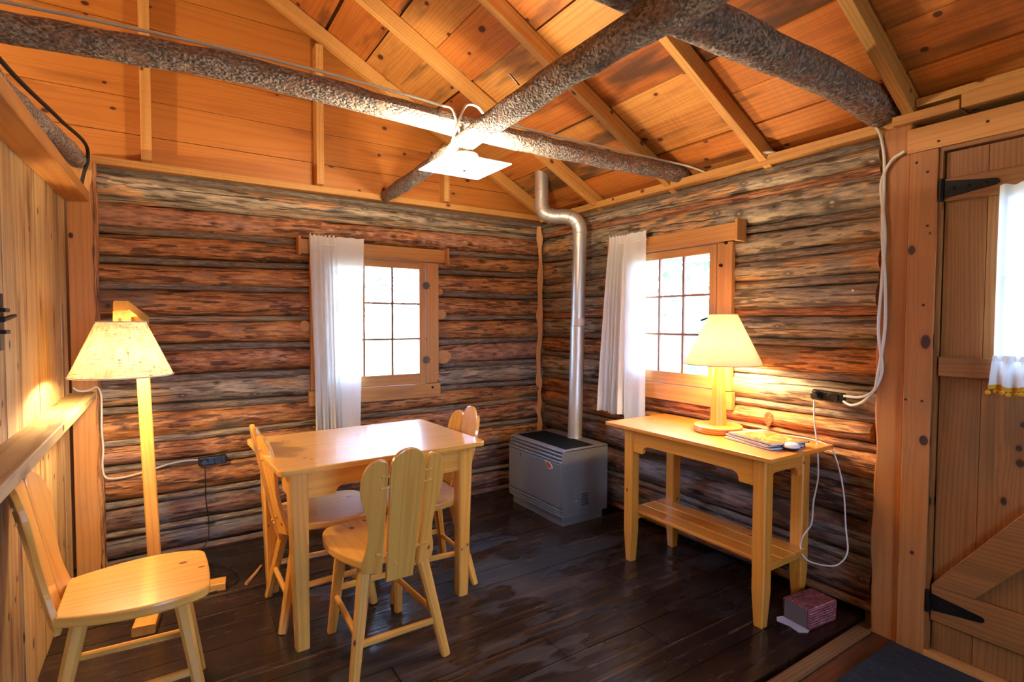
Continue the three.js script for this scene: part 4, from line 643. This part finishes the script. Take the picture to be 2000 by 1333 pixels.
// ================================================================ chairs
function makeChair() {
  const o = new THREE.Group();
  const s = new THREE.Shape(); // seat outline, local x right, second axis = depth (back to front)
  s.moveTo(-0.14, -0.19); s.lineTo(0.14, -0.19); s.bezierCurveTo(0.175, -0.12, 0.205, -0.03, 0.203, 0.05); s.bezierCurveTo(0.2, 0.12, 0.185, 0.16, 0.165, 0.185); s.quadraticCurveTo(0.155, 0.198, 0.13, 0.199); s.quadraticCurveTo(0, 0.208, -0.13, 0.199); s.quadraticCurveTo(-0.155, 0.198, -0.165, 0.185); s.bezierCurveTo(-0.185, 0.16, -0.2, 0.12, -0.203, 0.05); s.bezierCurveTo(-0.205, -0.03, -0.175, -0.12, -0.14, -0.19);
  const sg = extr(s, 0.034, 0.007, 16); sg.rotateX(Math.PI / 2); sg.translate(0, 0.452, 0); part('seat', woodUV(sg, 'z'), M.pine, o);
  const lean = (g) => g.rotateX(R(-11.5)).translate(0, 0.355, -0.212);
  const c = new THREE.Shape(); c.moveTo(-0.05, 0); c.lineTo(0.05, 0); c.lineTo(0.065, 0.44); c.bezierCurveTo(0.066, 0.5, 0.035, 0.525, 0, 0.525); c.bezierCurveTo(-0.035, 0.525, -0.066, 0.5, -0.065, 0.44); c.closePath();
  part('back_slat', lean(woodUV(extr(c, 0.018, 0.003), 'y')), M.pine, o);
  for (const k of [-1, 1]) {
    const q = new THREE.Shape(); // inner edge straight, outer edge an S curve
    q.moveTo(-0.004, 0.04); q.lineTo(0.064, 0.045); q.bezierCurveTo(0.07, 0.1, 0.046, 0.13, 0.05, 0.2); q.bezierCurveTo(0.055, 0.28, 0.092, 0.33, 0.088, 0.4); q.bezierCurveTo(0.084, 0.46, 0.05, 0.492, 0.022, 0.488); q.quadraticCurveTo(0.002, 0.485, 0, 0.46); q.closePath();
    let g = extr(q, 0.018, 0.003); woodUV(g, 'y');
    g.rotateY(R(-20)); g.translate(0.079, 0, 0.004);
    if (k < 0) { g.scale(-1, 1, 1); const a = g.attributes; for (let i = 0; i < a.position.count; i += 3) for (const t of [a.position, a.normal, a.uv]) for (let z = 0; z < t.itemSize; z++) { const v = t.array[(i + 1) * t.itemSize + z]; t.array[(i + 1) * t.itemSize + z] = t.array[(i + 2) * t.itemSize + z]; t.array[(i + 2) * t.itemSize + z] = v; } }
    part('back_slat', lean(g), M.pine, o);
    for (const y of [0.43, 0.385, 0.12]) part('dowel', lean(new THREE.CylinderGeometry(0.006, 0.006, 0.05, 10).rotateZ(Math.PI / 2).translate(k * 0.074, y, 0.009)), M.pine, o);
  }
  const ft = { }, legs = [[1, 1, 0.118, 0.12, 0.15, 0.185], [-1, 1, 0.118, 0.12, 0.15, 0.185], [1, -1, 0.11, -0.14, 0.185, -0.225], [-1, -1, 0.11, -0.14, 0.185, -0.225]];
  const at = (l, y) => V(l[0] * (l[4] + (l[2] - l[4]) * y / 0.42), y, l[5] + (l[3] - l[5]) * y / 0.42);
  for (const l of legs) part('leg', bar(at(l, 0.425), at(l, 0), 0.05, 0.044, 0.034, 0.032, 'y', 0.24), M.pine, o);
  const st = (a, b, y) => part('stretcher', bar(at(a, y), at(b, y), 0.026, 0.02, 0.026, 0.02, 'x', 0.3), M.pine, o);
  st(legs[0], legs[2], 0.165); st(legs[1], legs[3], 0.165); st(legs[2], legs[3], 0.14); st(legs[0], legs[1], 0.2);
  for (const k of [-1, 1]) part('screw_plug', new THREE.CylinderGeometry(0.007, 0.007, 0.006, 10).rotateX(Math.PI / 2 ).translate(k * 0.022, 0.423, -0.229), M.pine, o);
  return o;
}
{
  const proto = makeChair();
  // local +z faces forward; turn so that it looks along (sin a, cos a)
  const spots = [
    [-0.098, -2.165, 90, 'pine chair with fiddle-shaped back slats standing apart beside the floor lamp'],
    [0.615, -2.575, 90, 'pine chair tucked under the dining table end nearest the floor lamp'],
    [0.722, -2.105, 181, 'pine chair pushed under the long side of the table, back slats toward the room'],
    [1.065, -2.515, -91, 'pine chair tucked under the dining table end nearest the gas heater'],
  ];
  for (const [x, z, a, label] of spots) { const c = proto.clone(); c.name = numbered('dining_chair'); c.position.set(x, 0, z); c.rotation.y = R(a); scene.add(c); tag(c, label, 'chair', 'pine dining chairs'); }
}
// ================================================================ side table with lower shelf
{
  const H = 0.765, o = thing('side_table', 'honey pine side table with slatted lower shelf against the right wall', 'table', [2.33, 0, -1.725]);
  const x0 = -0.25, x1 = 0.252, z0 = -0.505, z1 = 0.49;
  part('tabletop', bx([x0, x1], [H - 0.02, H], [z0, z1], 'z', 0.004), M.honey, o);
  const L = [[-0.172, -0.37], [-0.172, 0.405], [0.172, -0.37], [0.172, 0.38]];
  for (const [x, z] of L) { const a = V(x, H - 0.02, z), m = V(x, 0.16, z), b = V(x, 0, z); part('leg', mergeGeometries([bar(a, m, 0.062, 0.062, 0.06, 0.06, 'y', 0.1), bar(m, b, 0.06, 0.06, 0.042, 0.042, 'y', 0.1)]), M.honey, o); }
  const apron = (len, e0) => { const s = new THREE.Shape(), h = 0.125, e = len / 2; s.moveTo(-e, 0); s.lineTo(e, 0); s.lineTo(e, -h); s.lineTo(e - e0, -h); s.quadraticCurveTo(e - e0 - 0.008, -h + 0.012, e - e0 - 0.004, -h + 0.018); s.quadraticCurveTo(e - e0 - 0.014, -h + 0.045, e - e0 - 0.05, -h + 0.045); s.lineTo(-e + e0 + 0.05, -h + 0.045); s.quadraticCurveTo(-e + e0 + 0.014, -h + 0.045, -e + e0 + 0.004, -h + 0.018); s.quadraticCurveTo(-e + e0 + 0.008, -h + 0.012, -e + e0, -h); s.lineTo(-e, -h); s.closePath(); return woodUV(extr(s, 0.018, 0.002), 'x'); };
  part('apron', apron(0.73, 0.075).rotateY(Math.PI / 2).translate(-0.195, H - 0.02, 0.0175), M.honey, o);
  part('apron', apron(0.72, 0.075).rotateY(Math.PI / 2).translate(0.175, H - 0.02, 0.0), M.honey, o);
  for (const z of [-0.385, 0.385]) part('apron', apron(0.29, 0.03).translate(0, H - 0.02, z), M.honey, o);
  for (const z of [-0.37, 0.392]) part('shelf_rail', bx([-0.16, 0.16], [0.225, 0.262], [z - 0.012, z + 0.012], 'x', 0.002), M.honey, o);
  for (let i = 0; i < 3; i++) part('shelf_board', bx([-0.142 + i * 0.096, -0.05 + i * 0.096], [0.262, 0.28], [-0.41, 0.43], 'z', 0.003), M.honey, o);
}
// ================================================================ lamps
const shadeTex = dataTex(512, 512, (u, v, c) => { const a = vn(u * 128, v * 6, 128, 6, 61), b = vn(u * 10, v * 128, 10, 128, 62), s = fbm(u, v, 12, 12, 3, 63), slub = sstep(0.86, 0.95, vn(u * 14, v * 128, 14, 128, 66)) + sstep(0.88, 0.96, vn(u * 128, v * 9, 128, 9, 67)); const k = 0.72 + 0.2 * a + 0.2 * b + 0.3 * (s - 0.5) - 0.42 * slub; c[0] = 240 * k; c[1] = 218 * k; c[2] = 170 * k; });
function shadeGeo(r0, r1, y0, y1) { const g = new THREE.LatheGeometry([[r0, y0], [r0 + (r1 - r0) * 0.5, (y0 + y1) / 2], [r1, y1]].map((p) => new THREE.Vector2(...p)), 64); const uv = g.attributes.uv; for (let i = 0; i < uv.count; i++) uv.setXY(i, uv.getX(i) * 3, uv.getY(i)); return g; }
function bulb(o, at, power, color) {
  part('bulb', new THREE.SphereGeometry(0.03, 20, 14).translate(...at), glow(color, 5), o);
  const l = new THREE.PointLight(color, power); l.position.set(...at); l.castShadow = true; l.shadow.radius = 1.5; l.name = 'bulb_light'; o.add(l);
}
{ // floor lamp: post on a crossed base, arm toward the viewer with the shade hung below
  const o = thing('floor_lamp', 'wooden floor lamp with glowing burlap shade on an arm', 'lamp', [-0.02, 0, -3.0]);
  const wood = M.pine, top = V(-0.085, 1.335, -0.02), tip = V(-0.137, 1.392, 0.265);
  part('base', mergeGeometries([bar(V(-0.085, 0.02, 0.31), V(-0.02, 0.02, -0.2), 0.04, 0.085, 0.04, 0.085, 'x', 0.1), bar(V(-0.24, 0.02, -0.02), V(0.245, 0.02, 0.035), 0.0398, 0.075, 0.0398, 0.075, 'x', 0.1)]), wood, o);
  part('post', bar(V(-0.042, 0.035, 0.0), top, 0.055, 0.05, 0.05, 0.045, 'y', 0.1), wood, o);
  part('arm', bar(V(top.x + 0.006, top.y - 0.005, top.z - 0.04), tip, 0.045, 0.058, 0.042, 0.056, 'x', 0.1), wood, o);
  part('arm_block', bx([tip.x - 0.03, tip.x + 0.03], [1.315, 1.372], [0.2, 0.262], 'y', 0.004), wood, o);
  const cx = -0.14, cz = 0.235, sm = phy({ map: shadeTex, roughness: 0.95, transmission: 0.085, thickness: 0, side: THREE.DoubleSide });
  const sh = part('lamp_shade', shadeGeo(0.182, 0.086, 1.1, 1.325).translate(cx, 0, cz), sm, o);
  part('shade_trim', new THREE.TorusGeometry(0.182, 0.003, 6, 64).rotateX(Math.PI / 2).translate(cx, 1.1, cz), std({ color: 0xd9cfc4, roughness: 0.9 }), sh);
  part('shade_trim', new THREE.TorusGeometry(0.086, 0.003, 6, 48).rotateX(Math.PI / 2).translate(cx, 1.325, cz), std({ color: 0xd9cfc4, roughness: 0.9 }), sh);
  part('socket', new THREE.CylinderGeometry(0.018, 0.018, 0.12, 12).translate(cx, 1.24, cz), M.black, o);
  bulb(o, [cx, 1.152, cz], LAMP_FLOOR, WARM2);
}
{ // table lamp
  const H = 0.765, o = thing('table_lamp', 'table lamp with plain glowing cream shade and tapered wood stem', 'lamp', [2.385, H, -1.712]);
  const reddish = phy({ color: 0xc4672c, roughness: 0.35, clearcoat: 0.3 });
  part('base', new THREE.LatheGeometry([[0, 0], [0.112, 0], [0.116, 0.006], [0.112, 0.011], [0.117, 0.013], [0.119, 0.019], [0.113, 0.023], [0.118, 0.025], [0.12, 0.031], [0.115, 0.036], [0, 0.036]].map((p) => new THREE.Vector2(...p)), 48), M.pine, o);
  for (const y of [0.012, 0.024]) part('base_groove', new THREE.TorusGeometry(0.1125, 0.003, 6, 48).rotateX(Math.PI / 2).translate(0, y, 0), reddish, o);
  part('stem', mergeGeometries([bar(V(0, 0.036, 0), V(0, 0.345, 0), 0.078, 0.078, 0.05, 0.048, 'y', 0.28)]), M.pine, o);
  part('neck', new THREE.CylinderGeometry(0.014, 0.016, 0.04, 16).translate(0, 0.362, 0.003), std({ color: 0xc99a3f, metalness: 0.7, roughness: 0.3 }), o);
  const sm = phy({ color: 0xf7dcae, roughness: 0.9, transmission: 0.065, thickness: 0, side: THREE.DoubleSide });
  const sh = part('lamp_shade', shadeGeo(0.19, 0.067, 0.352, 0.605).translate(0, 0, 0.022), sm, o);
  part('shade_trim', new THREE.TorusGeometry(0.19, 0.002, 6, 64).rotateX(Math.PI / 2).translate(0, 0.352, 0.022), std({ color: 0xc9b48a, roughness: 0.9 }), sh);
  bulb(o, [0, 0.415, 0.01], LAMP_TABLE, WARM2);
}
// ================================================================ small things
{ // magazines on the side table
  const H = 0.765, cv = document.createElement('canvas'); cv.width = 256; cv.height = 340; const g = cv.getContext('2d'), r = mulberry(5);
  g.fillStyle = '#8f7d5a'; g.fillRect(0, 0, 256, 340); g.fillStyle = '#d8cdb6'; g.fillRect(0, 0, 256, 46);
  for (let i = 0; i < 90; i++) { g.fillStyle = ['#c79a33', '#a87d2a', '#5d4a33', '#d6b25a', '#7a6a4c', '#e1c98e'][Math.floor(r() * 6)]; g.beginPath(); g.ellipse(r() * 256, 60 + r() * 230, 8 + r() * 34, 5 + r() * 15, r() * 3, 0, 7); g.fill(); }
  const cover = new THREE.CanvasTexture(cv); cover.colorSpace = THREE.SRGBColorSpace;
  const page = std({ color: 0xe9e4da, roughness: 0.7 }), spine = std({ color: 0x3c3f42, roughness: 0.5 });
  const mats = [phy({ map: cover, roughness: 0.3, clearcoat: 0.4 }), std({ color: 0xb7b0a6, roughness: 0.5 }), std({ color: 0x6c6f74, roughness: 0.5 })];
  for (let i = 0; i < 3; i++) {
    const y = H + i * 0.0105, o = thing('magazine', ['bottom magazine of the stack beside the table lamp', 'middle magazine of the stack beside the table lamp', 'top magazine of the stack, with a yellow-brown picture cover'][i], 'magazine', [2.345 + [0, 0.006, 0.012][i], y, -1.437 + [0, -0.004, 0.012][i]], R(-14 + [3, -2, 0][i]), 'magazines on the side table');
    part('pages', new RoundedBoxGeometry(0.206, 0.007, 0.268, 1, 0.001).translate(0, 0.0048, 0), page, o);
    const cg = new THREE.BoxGeometry(0.21, 0.0012, 0.274).translate(0, 0.0091, 0); part('cover', cg, [mats[1], mats[2], mats[0]][i], o);
    part('back_cover', new THREE.BoxGeometry(0.21, 0.0012, 0.274).translate(0, 0.0006, 0), spine, o); part('spine', new THREE.BoxGeometry(0.0012, 0.0085, 0.274).translate(0.105, 0.0048, 0), spine, o);
  }
  const p = thing('round_gadget', 'small round white and navy gadget beside the magazines', 'gadget', [2.31, H, -1.285]);
  part('base', new THREE.LatheGeometry([[0, 0], [0.02, 0], [0.03, 0.006], [0.034, 0.014], [0, 0.014]].map((q) => new THREE.Vector2(...q)), 28), std({ color: 0x1d2540, roughness: 0.4 }), p);
  part('dome', new THREE.LatheGeometry([[0.035, 0.014], [0.0355, 0.019], [0.031, 0.027], [0.02, 0.032], [0, 0.034]].map((q) => new THREE.Vector2(...q)), 28), M.white, p);
}
{ // brick wrapped in red striped cloth on the floor
  const o = thing('wrapped_brick', 'brick wrapped in torn red striped cloth on the floor', 'door stop', [2.385, 0, -1.235], R(-6));
  const stripe = dataTex(256, 256, (u, v, c) => { const s = Math.sin(u * 6.2832 * 22) * 0.5 + 0.5, n = fbm(u, v, 16, 16, 3, 81), t = vn(u * 128, v * 8, 128, 8, 82); mix3(c, [124, 44, 44], [206, 164, 158], clamp(s * s * s * 0.8 + (t - 0.6) * 0.8)); const k = 0.75 + 0.5 * n; c[0] *= k; c[1] *= k; c[2] *= k; });
  const cloth = std({ map: stripe, roughness: 0.95, side: THREE.DoubleSide }), w = 0.1, h = 0.095, d = 0.065;
  part('brick', new RoundedBoxGeometry(2 * w - 0.02, h - 0.012, 2 * d - 0.014, 2, 0.006).translate(0.006, h / 2 - 0.002, 0), std({ color: 0x6d5750, roughness: 0.9 }), o);
  const wrap = new RoundedBoxGeometry(2 * w, h, 2 * d, 3, 0.012).translate(0.012, h / 2, 0); { const p = wrap.attributes.position, uv = wrap.attributes.uv, n = wrap.attributes.normal, keep = [], P = [], U = [], N = []; for (let i = 0; i < p.count; i += 3) { let m = 0; for (let k = 0; k < 3; k++) m += n.getX(i + k) < -0.8 ? 1 : 0; if (m === 3) continue; for (let k = 0; k < 3; k++) { const x = p.getX(i + k), y = p.getY(i + k), z = p.getZ(i + k), q = 0.003 * (vn(x * 40 + 9, (y + z) * 40 + 9, 64, 64, 5) - 0.5); P.push(x + q, Math.max(0.001, y + q), z + q); U.push((Math.abs(n.getY(i + k)) > 0.5 ? z : y + z) * 4 + 0.5, x * 4); N.push(n.getX(i + k), n.getY(i + k), n.getZ(i + k)); } } const g = new THREE.BufferGeometry(); g.setAttribute('position', new THREE.Float32BufferAttribute(P, 3)); g.setAttribute('normal', new THREE.Float32BufferAttribute(N, 3)); g.setAttribute('uv', new THREE.Float32BufferAttribute(U, 2)); part('cloth_wrap', g, cloth, o); }
  { const s = new THREE.Shape(); s.moveTo(-0.062, 0); s.lineTo(0.062, 0); s.lineTo(0.07, 0.03); s.lineTo(0.05, 0.055); s.lineTo(0.0, 0.042); s.lineTo(-0.05, 0.05); s.lineTo(-0.068, 0.02); s.closePath(); const g = extr(s, 0.004, 0.001); g.rotateX(-Math.PI / 2); g.rotateY(Math.PI / 2); g.translate(-w + 0.018, 0.001, 0); part('torn_flap', g, std({ color: 0xc3b4b4, roughness: 0.95 }), o); }
}
{ // dark coarse doormat
  const mt = dataTex(256, 256, (u, v, c) => { const n = vn(u * 128, v * 128, 128, 128, 91), q = fbm(u, v, 10, 10, 3, 92); const k = 0.5 + n * 0.7 + q * 0.3; c[0] = 34 * k; c[1] = 38 * k; c[2] = 46 * k; });
  const o = thing('doormat', 'dark blue-black coarse doormat in front of the door', 'mat', [2.24, 0.002, -0.52]);
  part('mat', woodUV(new RoundedBoxGeometry(0.5, 0.014, 0.86, 2, 0.006).translate(0, 0.008, 0), 'z'), std({ map: mt, roughness: 1, bumpMap: asHeight(mt), bumpScale: 0.006 }), o);
}
{ // wrought iron hook on the partition
  const o = thing('iron_latch', 'black iron latch on the partition boards', 'latch', [-0.412, 1.325, -2.145], Math.PI / 2);
  part('plate', new RoundedBoxGeometry(0.05, 0.17, 0.008, 1, 0.002).translate(0, 0, -0.002), M.iron, o); part('bar', bar(V(-0.05, 0.005, 0.012), V(0.105, 0.02, 0.012), 0.012, 0.014, 0.01, 0.012, 'x'), M.iron, o); for (const y of [-0.03, 0.035]) part('keeper', bx([-0.028, 0.028], [y - 0.006, y + 0.006], [0.0, 0.016], 'x', 0.002), M.iron, o);
}
{ const o = thing('ceiling_disc', 'flat white disc lying on the eave plate under a rafter', 'disc', [2.575, 2.18, -1.595]); part('disc', new THREE.CylinderGeometry(0.05, 0.055, 0.008, 24).translate(0, 0.004, 0), M.white, o); }
{ const o = thing('wall_tack', 'tiny white tack on a gray log of the right wall', 'tack', [2.6, 1.475, -1.18]); part('head', new THREE.SphereGeometry(0.006, 8, 6).scale(0.5, 1, 1), M.white, o); }
{ const o = thing('wood_stick', 'small stick of wood lying on the floor by the wall', 'stick', [0.36, 0.008, -3.02], R(62)); part('stick', logGeo(V(-0.1, 0, 0), V(0.1, 0, 0), 0.009, 0.007, { seg: 10, rad: 8, wob: 0.003 }), M.trim, o); }
// ================================================================ outdoors
{
  const g = struct('ground', 'bright dry grassy ground outside the cabin'); g.userData.category = 'ground';
  const gt = dataTex(256, 256, (u, v, c) => { const n = fbm(u, v, 12, 12, 4, 101); mix3(c, [150, 140, 104], [186, 176, 140], n); });
  const pl = new THREE.PlaneGeometry(160, 160).rotateX(-Math.PI / 2).translate(0, -0.45, 0); { const uv = pl.attributes.uv; for (let i = 0; i < uv.count; i++) uv.setXY(i, uv.getX(i) * 40, uv.getY(i) * 40); }
  part('meadow', pl, std({ map: gt, roughness: 1 }), g);
  const leaf = phy({ color: 0x64784a, roughness: 0.9, transmission: 0.4, thickness: 0, side: THREE.DoubleSide }), trunkM = std({ color: 0x8a7263, roughness: 0.95 });
  const spots = [[1.7, -8.5, 6, 'young pine tree in front of the others outside the back window'], [4.1, -12, 9, 'pine tree outside the back window with foliage right of the trunk row'], [2.2, -14.5, 10, 'tall pine tree standing back outside the window over the dining table'], [6.6, -18.5, 11, 'distant pine tree far behind the others outside the back window'], [3.2, -20.5, 12, 'tallest distant pine tree outside the back window'], [7.6, -5.9, 7, 'pine tree close outside the window behind the table lamp'], [11.2, -9.6, 9, 'broad pine tree in the middle distance outside the window by the lamp'], [15.5, -13.2, 12, 'tall far pine tree outside the window behind the table lamp']];
  for (const [x, z, h, label] of spots) {
    const o = thing('pine_tree', label, 'tree', [x, -0.45, z], rr(0, 6), 'pine trees outside the windows');
    part('trunk', logGeo(V(0, -0.1, 0), V(0, h, 0.02), 0.16, 0.03, { seg: 12, rad: 9, wob: 0.02 }), trunkM, o);
    const P = [], n = 520; for (let i = 0; i < n; i++) { const t = 0.16 + 0.84 * Math.pow(rnd(), 0.8), y = h * t, rad = (1.02 - t) * h * 0.2 * (0.35 + 0.65 * rnd()), a = rnd() * 6.283, cx = Math.cos(a) * rad, cz = Math.sin(a) * rad, s = rr(0.1, 0.3); for (let k = 0; k < 3; k++) P.push(cx + rr(-s, s), y + rr(-s, s) * 0.6 - rad * 0.12, cz + rr(-s, s)); }
    const lg = new THREE.BufferGeometry(); lg.setAttribute('position', new THREE.Float32BufferAttribute(P, 3)); lg.setAttribute('uv', new THREE.Float32BufferAttribute(new Float32Array(P.length / 3 * 2), 2)); lg.computeVertexNormals(); const f = part('foliage', lg, leaf, o); f.userData.kind = 'stuff';
  }
}
scene.traverse((o) => { if (o.isMesh) { o.castShadow = true; o.receiveShadow = true; } });
renderer.render(scene, camera);
